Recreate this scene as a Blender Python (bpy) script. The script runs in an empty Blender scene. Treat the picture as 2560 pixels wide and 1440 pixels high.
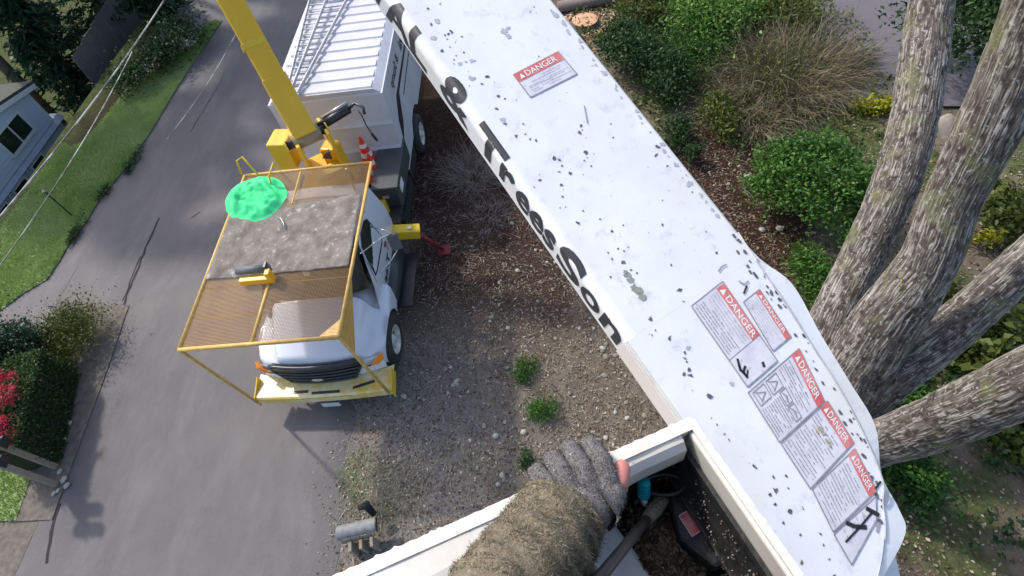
import bpy, math, random
import numpy as np
from mathutils import Vector, Matrix, noise
random.seed(7); rng = np.random.default_rng(7)
sc = bpy.context.scene
col = sc.collection
R_ = math.radians
# ------------------------------------------------------------ camera, sky, sun, exposure
RIGHT = Vector((0.02459, 0.993621, -0.110058))
UP = Vector((-0.814214, 0.083783, 0.574488))
BACK = Vector((0.580044, 0.075484, 0.81108))
CAM = Vector((4.12128, 4.28379, 9.24104)); FPX = 1346.483
cd = bpy.data.cameras.new('camera'); cam = bpy.data.objects.new('camera', cd); col.objects.link(cam)
cam.matrix_world = Matrix(((RIGHT.x, UP.x, BACK.x, CAM.x), (RIGHT.y, UP.y, BACK.y, CAM.y), (RIGHT.z, UP.z, BACK.z, CAM.z), (0, 0, 0, 1)))
cd.sensor_width = 36; cd.lens = FPX/2560*36; cd.clip_start = 0.02; cd.clip_end = 1000
sc.camera = cam
SUN = Vector((-0.50, -0.62, 0.80)).normalized()
w = bpy.data.worlds.new('World'); sc.world = w; w.use_nodes = True
nt = w.node_tree; bg = nt.nodes['Background']
sky = nt.nodes.new('ShaderNodeTexSky'); sky.sky_type = 'NISHITA'; sky.sun_disc = False
sky.sun_elevation = math.asin(SUN.z); sky.sun_rotation = math.atan2(SUN.x, SUN.y); sky.air_density = 1.0; sky.dust_density = 2.5; sky.ozone_density = 0.6
nt.links.new(sky.outputs[0], bg.inputs[0]); bg.inputs[1].default_value = 0.15
sd = bpy.data.lights.new('sun', 'SUN'); sd.energy = 2.0; sd.angle = R_(2.6); sd.color = (1.0, 0.95, 0.88)
so = bpy.data.objects.new('sun', sd); col.objects.link(so); so.rotation_euler = SUN.to_track_quat('Z', 'Y').to_euler(); so.location = SUN*60
sc.view_settings.view_transform = 'Standard'; sc.view_settings.look = 'None'; sc.view_settings.gamma = 1; sc.view_settings.exposure = 0.68
sc.view_settings.use_curve_mapping = False
try: sc.cycles.max_bounces = 6
except Exception: pass

# ------------------------------------------------------------ helpers
def at(x, y, z):
    """world point at height z where the surveyed sight line through (x,y) meets it"""
    d = RIGHT*(x-1280) + UP*(720-y) - BACK*FPX
    return CAM + d*((z-CAM.z)/d.z)
def tag(o, label=None, cat=None, group=None, kind=None):
    if label: o['label'] = label
    if cat: o['category'] = cat
    if group: o['group'] = group
    if kind: o['kind'] = kind
    return o
def empty(name, loc, label, cat, group=None, rz=0):
    o = bpy.data.objects.new(name, None); col.objects.link(o); o.location = loc; o.rotation_euler = (0, 0, rz)
    o.empty_display_size = 0.2
    return tag(o, label, cat, group)
def link(name, me, m, parent=None, smooth=False, bev=0, kind=None, seg=2):
    o = bpy.data.objects.new(name, me); col.objects.link(o)
    if m is not None and not me.materials: me.materials.append(m)
    if parent is not None:
        o.parent = parent
        o.matrix_parent_inverse = PINV(parent)
    if smooth and len(me.polygons): me.polygons.foreach_set('use_smooth', [True]*len(me.polygons))
    if bev:
        b = o.modifiers.new('bevel', 'BEVEL'); b.width = bev; b.segments = seg; b.limit_method = 'ANGLE'; b.angle_limit = R_(35)
    if kind: o['kind'] = kind
    return o
def PINV(p):
    # part geometry is written in world coordinates: undo the parent's own placement
    if p.parent is not None: return Matrix.Identity(4)
    return Matrix.LocRotScale(p.location, p.rotation_euler, p.scale).inverted()
class MB:
    def __init__(s): s.v = []; s.f = []
    def add(s, vs, fs):
        n = len(s.v); s.v += [tuple(v) for v in vs]; s.f += [tuple(i+n for i in f) for f in fs]; return s
    def hexa(s, p):  # 8 points: bottom 4 ccw, top 4
        return s.add(p, [(3,2,1,0),(4,5,6,7),(0,1,5,4),(1,2,6,5),(2,3,7,6),(3,0,4,7)])
    def box(s, c, d, ax=None):
        c = Vector(c); X, Y, Z = (Vector((1,0,0)), Vector((0,1,0)), Vector((0,0,1))) if ax is None else [Vector(a).normalized() for a in ax]
        P = []
        for sz in (-1, 1):
            for sx, sy in ((-1,-1),(1,-1),(1,1),(-1,1)): P.append(c + X*sx*d[0]/2 + Y*sy*d[1]/2 + Z*sz*d[2]/2)
        return s.hexa(P)
    def bb(s, x0, x1, y0, y1, z0, z1): return s.box(((x0+x1)/2,(y0+y1)/2,(z0+z1)/2), (x1-x0,y1-y0,z1-z0))
    def tube(s, pts, r, n=8, caps=True, flat=1.0):
        pts = [Vector(p) for p in pts]; k = len(pts); rs = r if isinstance(r, (list, tuple)) else [r]*k
        V = []; ref = None
        for i, p in enumerate(pts):
            t = (pts[min(i+1,k-1)] - pts[max(i-1,0)]).normalized()
            if ref is None: ref = Vector((0,0,1)) if abs(t.z) < .9 else Vector((1,0,0))
            a = (ref - t*ref.dot(t)).normalized(); b = t.cross(a); ref = a
            for j in range(n):
                an = 2*math.pi*j/n; V.append(p + (a*math.cos(an)*flat + b*math.sin(an))*rs[i])
        F = [(i*n+j, i*n+(j+1)%n, (i+1)*n+(j+1)%n, (i+1)*n+j) for i in range(k-1) for j in range(n)]
        if caps: F += [tuple(range(n-1,-1,-1)), tuple((k-1)*n+j for j in range(n))]
        return s.add(V, F)
    def prism(s, poly, off):
        n = len(poly); off = Vector(off); V = [Vector(p) for p in poly]; V += [v+off for v in V]
        return s.add(V, [tuple(range(n-1,-1,-1)), tuple(range(n,2*n))] + [(i,(i+1)%n,n+(i+1)%n,n+i) for i in range(n)])
    def grid(s, P):  # P[i][j]
        a, b = len(P), len(P[0])
        return s.add([p for r in P for p in r], [(i*b+j,i*b+j+1,(i+1)*b+j+1,(i+1)*b+j) for i in range(a-1) for j in range(b-1)])
    def lathe(s, prof, c, ax=(0,0,1), n=24):
        c = Vector(c); ax = Vector(ax).normalized(); a = ax.orthogonal().normalized(); b = ax.cross(a); k = len(prof)
        V = [c + ax*h + (a*math.cos(2*math.pi*j/n)+b*math.sin(2*math.pi*j/n))*r for r, h in prof for j in range(n)]
        return s.add(V, [(i*n+j,i*n+(j+1)%n,(i+1)*n+(j+1)%n,(i+1)*n+j) for i in range(k-1) for j in range(n)])
    def build(s, name, m, parent=None, smooth=False, bev=0, kind=None, seg=2):
        me = bpy.data.meshes.new(name); me.from_pydata(s.v, [], s.f); me.update()
        import bmesh
        bm = bmesh.new(); bm.from_mesh(me); bmesh.ops.recalc_face_normals(bm, faces=bm.faces); bm.to_mesh(me); bm.free()
        return link(name, me, m, parent, smooth, bev, kind, seg)
def npmesh(name, V, F, m, parent=None, tint=None, smooth=False, kind=None):
    me = bpy.data.meshes.new(name); V = np.asarray(V, np.float32); F = np.asarray(F, np.int32)
    me.vertices.add(len(V)); me.vertices.foreach_set('co', V.ravel())
    k = F.shape[1]; me.loops.add(F.size); me.loops.foreach_set('vertex_index', F.ravel())
    me.polygons.add(len(F)); me.polygons.foreach_set('loop_start', np.arange(0, F.size, k, dtype=np.int32)); me.polygons.foreach_set('loop_total', np.full(len(F), k, np.int32))
    me.update(calc_edges=True)
    if tint is not None:
        a = me.attributes.new('tint', 'FLOAT', 'FACE'); a.data.foreach_set('value', np.asarray(tint, np.float32))
    o = link(name, me, m, parent, smooth, kind=kind)
    return o

# ------------------------------------------------------------ materials
def NT(m): return m.node_tree.nodes, m.node_tree.links
def mat(name, c, rough=.5, metal=0, c2=None, ns=3, contrast=.25, bump=0, bs=40, coat=0, spec=None, c3=None, ns3=20, th3=.62, stretch=None):
    """principled material; c2 mixed in by soft noise, c3 by sharper spots, bump from noise (world space)"""
    m = bpy.data.materials.new(name); m.use_nodes = True; N, L = NT(m); b = N['Principled BSDF']
    b.inputs['Base Color'].default_value = (*c, 1); b.inputs['Roughness'].default_value = rough; b.inputs['Metallic'].default_value = metal
    if coat: b.inputs['Coat Weight'].default_value = coat; b.inputs['Coat Roughness'].default_value = .15
    if spec is not None: b.inputs['Specular IOR Level'].default_value = spec
    g = N.new('ShaderNodeNewGeometry'); vec = g.outputs['Position']
    if stretch:
        mp = N.new('ShaderNodeMapping'); mp.inputs['Scale'].default_value = stretch; L.new(vec, mp.inputs[0]); vec = mp.outputs[0]
    out = None
    if c2 is not None:
        n = N.new('ShaderNodeTexNoise'); n.inputs['Scale'].default_value = ns; n.inputs['Detail'].default_value = 6; n.inputs['Roughness'].default_value = .65; L.new(vec, n.inputs[0])
        r = N.new('ShaderNodeMapRange'); r.inputs[1].default_value = .5-contrast; r.inputs[2].default_value = .5+contrast; L.new(n.outputs[0], r.inputs[0])
        x = N.new('ShaderNodeMix'); x.data_type = 'RGBA'; x.inputs[6].default_value = (*c,1); x.inputs[7].default_value = (*c2,1); L.new(r.outputs[0], x.inputs[0]); out = x.outputs[2]
    if c3 is not None:
        n = N.new('ShaderNodeTexNoise'); n.inputs['Scale'].default_value = ns3; n.inputs['Detail'].default_value = 5; n.inputs['Roughness'].default_value = .7; L.new(vec, n.inputs[0])
        r = N.new('ShaderNodeMapRange'); r.inputs[1].default_value = th3; r.inputs[2].default_value = th3+.06; L.new(n.outputs[0], r.inputs[0])
        x = N.new('ShaderNodeMix'); x.data_type = 'RGBA'; x.inputs[7].default_value = (*c3,1)
        if out is None: x.inputs[6].default_value = (*c,1)
        else: L.new(out, x.inputs[6])
        L.new(r.outputs[0], x.inputs[0]); out = x.outputs[2]
    if out is not None: L.new(out, b.inputs['Base Color'])
    if bump:
        n = N.new('ShaderNodeTexNoise'); n.inputs['Scale'].default_value = bs; n.inputs['Detail'].default_value = 6; L.new(vec, n.inputs[0])
        bp = N.new('ShaderNodeBump'); bp.inputs['Strength'].default_value = bump; bp.inputs['Distance'].default_value = .02; L.new(n.outputs[0], bp.inputs['Height']); L.new(bp.outputs[0], b.inputs['Normal'])
    return m
def tmat(name, cols, rough=.7, trans=.0, spec=.3):
    """colour ramp driven by the random per-piece value 'tint'"""
    m = bpy.data.materials.new(name); m.use_nodes = True; N, L = NT(m); b = N['Principled BSDF']
    a = N.new('ShaderNodeAttribute'); a.attribute_name = 'tint'
    r = N.new('ShaderNodeValToRGB'); e = r.color_ramp.elements
    while len(e) < len(cols): e.new(.5)
    for i, c in enumerate(cols): e[i].position = i/(len(cols)-1); e[i].color = (*c, 1)
    L.new(a.outputs['Fac'], r.inputs[0]); L.new(r.outputs[0], b.inputs['Base Color']); b.inputs['Roughness'].default_value = rough; b.inputs['Specular IOR Level'].default_value = spec
    if trans:
        t = N.new('ShaderNodeBsdfTranslucent'); L.new(r.outputs[0], t.inputs[0]); mx = N.new('ShaderNodeMixShader'); mx.inputs[0].default_value = trans
        L.new(b.outputs[0], mx.inputs[1]); L.new(t.outputs[0], mx.inputs[2]); L.new(mx.outputs[0], N['Material Output'].inputs[0])
    return m
M = {}
M['truck_white'] = mat('truck_white', (.74,.77,.84), .22, c2=(.62,.66,.74), ns=1.2, contrast=.3, coat=.5)
M['box_white'] = mat('box_white', (.72,.74,.80), .35, c2=(.55,.57,.62), ns=1.5, contrast=.25, c3=(.50,.50,.46), ns3=3.5, th3=.66, coat=.2, bump=.05, bs=6)
M['roof_white'] = mat('roof_white', (.66,.66,.71), .45, c2=(.48,.48,.53), ns=1.3, contrast=.25, c3=(.48,.55,.36), ns3=1.1, th3=.64)
M['black_plastic'] = mat('black_plastic', (.018,.02,.024), .3, c2=(.05,.055,.06), ns=5)
M['rubber'] = mat('rubber', (.02,.02,.022), .8, c2=(.05,.047,.045), ns=8, bump=.3, bs=60)
M['glass_dark'] = mat('glass_dark', (.012,.018,.02), .06, spec=.8, c2=(.02,.04,.035), ns=2)
M['yellow'] = mat('yellow', (.88,.52,.02), .35, c2=(.74,.42,.02), ns=1.5, contrast=.3, c3=(.22,.11,.03), ns3=7, th3=.70)
M['yellow_bright'] = mat('yellow_bright', (.80,.58,.03), .4, c2=(.72,.44,.02), ns=2, c3=(.25,.14,.03), ns3=9, th3=.69)
M['yellow_rail'] = mat('yellow_rail', (.78,.50,.13), .5, c2=(.52,.31,.09), ns=9, contrast=.2)
M['mesh_wire'] = mat('mesh_wire', (.66,.42,.20), .6, c2=(.48,.30,.15), ns=2.0)
M['mat_rug'] = mat('mat_rug', (.155,.135,.115), .95, c2=(.27,.245,.215), ns=4.5, contrast=.13, bump=.9, bs=11, c3=(.46,.44,.40), ns3=9, th3=.60)
M['steel'] = mat('steel', (.55,.56,.58), .35, .7, c2=(.35,.36,.38), ns=6)
M['dark_steel'] = mat('dark_steel', (.07,.07,.075), .4, .6, c2=(.03,.03,.03), ns=8)
M['grey_rubber'] = mat('grey_rubber', (.16,.18,.20), .6, c2=(.08,.09,.1), ns=15)
M['rim'] = mat('rim', (.72,.72,.70), .4, c2=(.38,.36,.33), ns=9, contrast=.15)
M['orange_lens'] = mat('orange_lens', (.95,.28,.01), .12, coat=.8)
M['red_paint'] = mat('red_paint', (.26,.015,.02), .6, c2=(.14,.01,.015), ns=6)
M['cone_red'] = mat('cone_red', (.85,.05,.03), .45)
M['white_paint'] = mat('white_paint', (.8,.8,.8), .4)
M['chrome'] = mat('chrome', (.85,.87,.9), .12, .9)
M['bumper_pale'] = mat('bumper_pale', (.74,.68,.42), .35, c2=(.66,.46,.08), ns=2.2, contrast=.12, c3=(.45,.52,.12), ns3=4, th3=.6)
M['ink'] = mat('ink', (.02,.02,.028), .45, c2=(.05,.05,.06), ns=14, c3=(.6,.6,.62), ns3=28, th3=.68)
M['ink_plain'] = mat('ink_plain', (.02,.02,.025), .5)
M['red_ink'] = mat('red_ink', (.58,.10,.09), .55, c2=(.70,.30,.28), ns=14, contrast=.16, c3=(.72,.52,.50), ns3=30, th3=.66)
M['ladder'] = mat('ladder', (.62,.63,.66), .4, .5, c2=(.4,.4,.42), ns=8)
M['green_cloth'] = mat('green_cloth', (.04,.74,.22), .75, c2=(.07,.84,.34), ns=3)
# fibreglass of the near boom: dirty white with smudges, cream staining, algae
def fibreglass(name, cream=0.0):
    m = mat(name, (.86,.87,.89), .32, c2=(.74,.75,.78), ns=5, contrast=.22, coat=.25)
    N, L = NT(m); b = N['Principled BSDF']; src = b.inputs['Base Color'].links[0].from_socket
    g = N.new('ShaderNodeNewGeometry')
    n = N.new('ShaderNodeTexNoise'); n.inputs['Scale'].default_value = 16; n.inputs['Detail'].default_value = 9; n.inputs['Roughness'].default_value = .75; L.new(g.outputs['Position'], n.inputs[0])
    r = N.new('ShaderNodeMapRange'); r.inputs[1].default_value = .55; r.inputs[2].default_value = .76; r.inputs[4].default_value = .75; L.new(n.outputs[0], r.inputs[0])
    x = N.new('ShaderNodeMix'); x.data_type = 'RGBA'; x.inputs[7].default_value = (.42,.44,.48,1); L.new(r.outputs[0], x.inputs[0]); L.new(src, x.inputs[6])
    n2 = N.new('ShaderNodeTexNoise'); n2.inputs['Scale'].default_value = 3.2; n2.inputs['Detail'].default_value = 3; L.new(g.outputs['Position'], n2.inputs[0])
    r2 = N.new('ShaderNodeMapRange'); r2.inputs[1].default_value = .5-cream*.3; r2.inputs[2].default_value = .78-cream*.2; r2.inputs[4].default_value = .5+.4*cream; L.new(n2.outputs[0], r2.inputs[0])
    y = N.new('ShaderNodeMix'); y.data_type = 'RGBA'; y.inputs[7].default_value = (.66,.62,.47,1); L.new(r2.outputs[0], y.inputs[0]); L.new(x.outputs[2], y.inputs[6]); n4 = N.new('ShaderNodeTexNoise'); n4.inputs['Scale'].default_value = 75; n4.inputs['Detail'].default_value = 6; n4.inputs['Roughness'].default_value = .8; L.new(g.outputs['Position'], n4.inputs[0])
    r4 = N.new('ShaderNodeMapRange'); r4.inputs[1].default_value = .62; r4.inputs[2].default_value = .72; r4.inputs[4].default_value = .65; L.new(n4.outputs[0], r4.inputs[0])
    n5 = N.new('ShaderNodeTexNoise'); n5.inputs['Scale'].default_value = 7; L.new(g.outputs['Position'], n5.inputs[0]); r5 = N.new('ShaderNodeMapRange'); r5.inputs[1].default_value = .5; r5.inputs[2].default_value = .65; L.new(n5.outputs[0], r5.inputs[0])
    mm = N.new('ShaderNodeMath'); mm.operation = 'MULTIPLY'; L.new(r4.outputs[0], mm.inputs[0]); L.new(r5.outputs[0], mm.inputs[1])
    yy_ = N.new('ShaderNodeMix'); yy_.data_type = 'RGBA'; yy_.inputs[7].default_value = (.22,.23,.26,1); L.new(mm.outputs[0], yy_.inputs[0]); L.new(y.outputs[2], yy_.inputs[6]); y = yy_
    rb = N.new('ShaderNodeMapRange'); rb.inputs[3].default_value = .22; rb.inputs[4].default_value = .5; L.new(n.outputs[0], rb.inputs[0]); L.new(rb.outputs[0], b.inputs['Roughness'])
    bmp = N.new('ShaderNodeBump'); bmp.inputs['Strength'].default_value = .12; bmp.inputs['Distance'].default_value = .01; L.new(n2.outputs[0], bmp.inputs['Height']); L.new(bmp.outputs[0], b.inputs['Normal'])
    L.new(y.outputs[2], b.inputs['Base Color'])
    return m
M['fibreglass'] = fibreglass('fibreglass', 0)
M['bucket_white'] = fibreglass('bucket_white', .75)
M['side_pink'] = mat('side_pink', (.74,.66,.62), .4, c2=(.80,.78,.78), ns=6)
M['moss_stain'] = mat('moss_stain', (.22,.25,.19), .8, c2=(.34,.37,.32), ns=40)
M['liner'] = mat('liner', (.012,.014,.016), .55, c2=(.04,.04,.038), ns=14, c3=(.30,.27,.22), ns3=55, th3=.68, bump=.4, bs=30)
M['teal'] = mat('teal', (.0,.40,.48), .4)
M['label_red'] = mat('label_red', (.55,.08,.10), .5, c2=(.62,.24,.26), ns=60, contrast=.1)
M['jacket'] = mat('jacket', (.25,.21,.145), .95, c2=(.12,.10,.07), ns=45, contrast=.2, bump=.35, bs=420, c3=(.50,.48,.40), ns3=170, th3=.63)
M['vest'] = mat('vest', (.012,.012,.013), .9)
M['glove_knit'] = mat('glove_knit', (.135,.125,.115), .95, c2=(.21,.20,.205), ns=90, contrast=.15, bump=.45, bs=480, c3=(.50,.48,.52), ns3=210, th3=.62)
M['glove_palm'] = mat('glove_palm', (.19,.18,.135), .95, c2=(.11,.105,.09), ns=40, bump=.7, bs=200)
M['skin'] = mat('skin', (.66,.28,.24), .5, c2=(.56,.2,.17), ns=40)
M['wood'] = mat('wood', (.22,.18,.14), .85, c2=(.34,.30,.24), ns=9, stretch=(1,6,6), bump=.3)
M['siding'] = mat('siding', (.52,.64,.80), .6, c2=(.60,.70,.82), ns=1.5)
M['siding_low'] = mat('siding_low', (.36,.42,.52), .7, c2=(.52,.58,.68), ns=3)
M['trim'] = mat('trim', (.72,.74,.78), .5)
M['shingle'] = mat('shingle', (.055,.062,.055), .9, c2=(.09,.10,.085), ns=6, bump=.5, bs=8)
M['fence_wood'] = mat('fence_wood', (.13,.125,.12), .9, c2=(.2,.19,.18), ns=4, bump=.3)
M['hydrant'] = mat('hydrant', (.82,.82,.80), .4)
M['cable'] = mat('cable', (.55,.55,.52), .5, c2=(.08,.08,.08), ns=1.2, contrast=.05)
M['stone'] = mat('stone', (.30,.27,.22), .85, c2=(.18,.16,.13), ns=14, bump=.5, bs=60)
M['stone_pale'] = mat('stone_pale', (.50,.47,.40), .8, c2=(.34,.31,.26), ns=18, bump=.4, bs=50)
# asphalt
def asphalt():
    m = mat('asphalt', (.100,.097,.103), .75, c2=(.150,.133,.130), ns=.42, contrast=.16, bump=.35, bs=70)
    N, L = NT(m); b = N['Principled BSDF']; src = b.inputs['Base Color'].links[0].from_socket
    g = N.new('ShaderNodeNewGeometry')
    def layer(src, scale, st, lo, hi, amt, colr, det=6):
        mp = N.new('ShaderNodeMapping'); mp.inputs['Scale'].default_value = st; L.new(g.outputs['Position'], mp.inputs[0])
        n = N.new('ShaderNodeTexNoise'); n.inputs['Scale'].default_value = scale; n.inputs['Detail'].default_value = det; n.inputs['Roughness'].default_value = .7; L.new(mp.outputs[0], n.inputs[0])
        r = N.new('ShaderNodeMapRange'); r.inputs[1].default_value = lo; r.inputs[2].default_value = hi; r.inputs[4].default_value = amt; L.new(n.outputs[0], r.inputs[0])
        x = N.new('ShaderNodeMix'); x.data_type = 'RGBA'; x.inputs[7].default_value = (*colr, 1); L.new(r.outputs[0], x.inputs[0]); L.new(src, x.inputs[6]); return x.outputs[2]
    s = layer(src, 1.0, (.35, 1.1, 1), .48, .75, .45, (.23,.215,.21), 4)      # worn wheel tracks along the road
    s = layer(s, 120, (1,1,1), .56, .7, .55, (.30,.28,.26))                   # pale aggregate
    s = layer(s, 150, (1,1,1), .55, .7, .6, (.035,.035,.04))                  # dark binder
    s = layer(s, 2.2, (.8,1.3,1), .62, .72, .45, (.075,.07,.072))             # damp blots
    L.new(s, b.inputs['Base Color']); return m
M['asphalt'] = asphalt()
M['crack'] = mat('crack', (.022,.022,.026), .9)
M['gravel_edge'] = mat('gravel_edge', (.115,.10,.085), .95, c2=(.20,.18,.15), ns=9, contrast=.15, bump=.8, bs=45, c3=(.32,.29,.25), ns3=60, th3=.62)
def ground_mat():
    m = bpy.data.materials.new('soil'); m.use_nodes = True; N, L = NT(m); b = N['Principled BSDF']; b.inputs['Roughness'].default_value = .95; b.inputs['Specular IOR Level'].default_value = .15
    g = N.new('ShaderNodeNewGeometry'); P = g.outputs['Position']
    def nz(s, d=6, ro=.65):
        n = N.new('ShaderNodeTexNoise'); n.inputs['Scale'].default_value = s; n.inputs['Detail'].default_value = d; n.inputs['Roughness'].default_value = ro; L.new(P, n.inputs[0]); return n.outputs[0]
    def rg(s, a, bb, c=0, d=1):
        r = N.new('ShaderNodeMapRange'); r.inputs[1].default_value = a; r.inputs[2].default_value = bb; r.inputs[3].default_value = c; r.inputs[4].default_value = d; L.new(s, r.inputs[0]); return r.outputs[0]
    def mx(f, A, B):
        x = N.new('ShaderNodeMix'); x.data_type = 'RGBA'; L.new(f, x.inputs[0])
        for i, c in ((6, A), (7, B)):
            if isinstance(c, tuple): x.inputs[i].default_value = (*c, 1)
            else: L.new(c, x.inputs[i])
        return x.outputs[2]
    a = N.new('ShaderNodeAttribute'); a.attribute_name = 'zone'; sp = N.new('ShaderNodeSeparateColor'); L.new(a.outputs['Color'], sp.inputs[0])
    soil = mx(rg(nz(2.2), .35, .65), (.13,.102,.075), (.235,.195,.148))
    soil = mx(rg(nz(30, 8, .8), .5, .66), soil, (.24,.20,.15))
    soil = mx(rg(nz(60, 8, .8), .55, .7), soil, (.03,.022,.016))
    grit = mx(rg(nz(40, 8, .8), .4, .62), (.17,.152,.136), (.31,.28,.25))
    grit = mx(rg(nz(1.2), .52, .68, 0, .5), grit, (.12,.13,.06))
    mulch = mx(rg(nz(22, 8, .75), .4, .62), (.022,.011,.008), (.070,.038,.026))
    moss = mx(rg(nz(9, 6, .7), .4, .6), (.035,.055,.014), (.10,.13,.035))
    c = mx(sp.outputs[0], soil, grit); c = mx(sp.outputs[1], c, mulch); c = mx(sp.outputs[2], c, moss)
    L.new(c, b.inputs['Base Color'])
    bp = N.new('ShaderNodeBump'); bp.inputs['Strength'].default_value = 1; bp.inputs['Distance'].default_value = .03; L.new(nz(28, 8, .8), bp.inputs['Height']); L.new(bp.outputs[0], b.inputs['Normal'])
    return m
M['soil'] = ground_mat()
M['lawn'] = mat('lawn', (.25,.34,.12), .95, c2=(.33,.40,.17), ns=1.1, contrast=.2, bump=.8, bs=25, c3=(.19,.24,.10), ns3=14, th3=.6)
M['litter'] = tmat('litter', [(.045,.026,.016),(.10,.065,.04),(.17,.125,.08),(.27,.21,.14),(.40,.34,.25),(.62,.56,.46)], .85)
M['litter_dark'] = tmat('litter_dark', [(.018,.008,.006),(.05,.024,.016),(.09,.045,.03),(.14,.075,.05),(.30,.2,.14)], .9)
M['twig'] = tmat('twig', [(.05,.035,.03),(.13,.10,.08),(.26,.21,.17),(.42,.36,.29)], .8)
M['grit'] = tmat('grit', [(.06,.05,.045),(.16,.145,.13),(.28,.26,.23),(.5,.47,.42)], .85)
M['blade'] = tmat('blade', [(.20,.30,.08),(.29,.41,.12),(.38,.49,.19),(.48,.54,.30)], .8, .25)
def leafm(n, cs): M[n] = tmat(n, cs, .5, .3)
leafm('leaf_bright', [(.012,.045,.008),(.035,.10,.015),(.065,.17,.025),(.12,.27,.045),(.25,.36,.10)])
leafm('leaf_dark', [(.008,.022,.008),(.018,.05,.014),(.035,.085,.022),(.07,.13,.04),(.15,.2,.09)])
leafm('leaf_olive', [(.03,.045,.008),(.07,.10,.015),(.13,.16,.03),(.21,.23,.06)])
leafm('leaf_light', [(.03,.09,.012),(.09,.20,.03),(.18,.32,.06),(.34,.44,.14)])
leafm('leaf_yellow', [(.16,.16,.01),(.35,.36,.015),(.52,.50,.03)])
leafm('leaf_red', [(.25,.01,.03),(.5,.03,.07),(.72,.09,.14)])
leafm('needle', [(.006,.02,.010),(.014,.045,.02),(.03,.075,.035),(.06,.12,.06)])
M['dry_stem'] = tmat('dry_stem', [(.07,.055,.03),(.15,.12,.07),(.25,.205,.13),(.40,.35,.24)], .8)
M['bare_twig'] = tmat('bare_twig', [(.14,.11,.095),(.27,.22,.19),(.44,.37,.33)], .85)
M['bark_branch'] = mat('bark_branch', (.09,.075,.06), .9, c2=(.16,.14,.12), ns=20)

def bark():
    m = bpy.data.materials.new('bark'); m.use_nodes = True; N, L = NT(m); b = N['Principled BSDF']; b.inputs['Roughness'].default_value = .88; b.inputs['Specular IOR Level'].default_value = .25
    a = N.new('ShaderNodeAttribute'); a.attribute_name = 'ridge'
    g = N.new('ShaderNodeNewGeometry')
    r = N.new('ShaderNodeValToRGB'); e = r.color_ramp.elements
    e[0].position = .0; e[0].color = (.045,.036,.033,1); e[1].position = 1; e[1].color = (.45,.43,.395,1)
    k = e.new(.45); k.color = (.155,.135,.115,1)
    L.new(a.outputs['Fac'], r.inputs[0])
    n = N.new('ShaderNodeTexNoise'); n.inputs['Scale'].default_value = 2.2; n.inputs['Detail'].default_value = 6; L.new(g.outputs['Position'], n.inputs[0])
    rr = N.new('ShaderNodeMapRange'); rr.inputs[1].default_value = .56; rr.inputs[2].default_value = .7; rr.inputs[4].default_value = .7; L.new(n.outputs[0], rr.inputs[0])
    x = N.new('ShaderNodeMix'); x.data_type = 'RGBA'; x.inputs[7].default_value = (.16,.17,.075,1); L.new(rr.outputs[0], x.inputs[0]); L.new(r.outputs[0], x.inputs[6])
    n2 = N.new('ShaderNodeTexNoise'); n2.inputs['Scale'].default_value = 24; n2.inputs['Detail'].default_value = 6; L.new(g.outputs['Position'], n2.inputs[0])
    r2 = N.new('ShaderNodeMapRange'); r2.inputs[1].default_value = .60; r2.inputs[2].default_value = .68; r2.inputs[4].default_value = .55; L.new(n2.outputs[0], r2.inputs[0])
    y = N.new('ShaderNodeMix'); y.data_type = 'RGBA'; y.inputs[7].default_value = (.52,.53,.52,1); L.new(r2.outputs[0], y.inputs[0]); L.new(x.outputs[2], y.inputs[6])
    L.new(y.outputs[2], b.inputs['Base Color'])
    n3 = N.new('ShaderNodeTexNoise'); n3.inputs['Scale'].default_value = 60; L.new(g.outputs['Position'], n3.inputs[0])
    bp = N.new('ShaderNodeBump'); bp.inputs['Strength'].default_value = .6; bp.inputs['Distance'].default_value = .01; L.new(n3.outputs[0], bp.inputs['Height']); L.new(bp.outputs[0], b.inputs['Normal'])
    return m
M['bark'] = bark()

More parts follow.
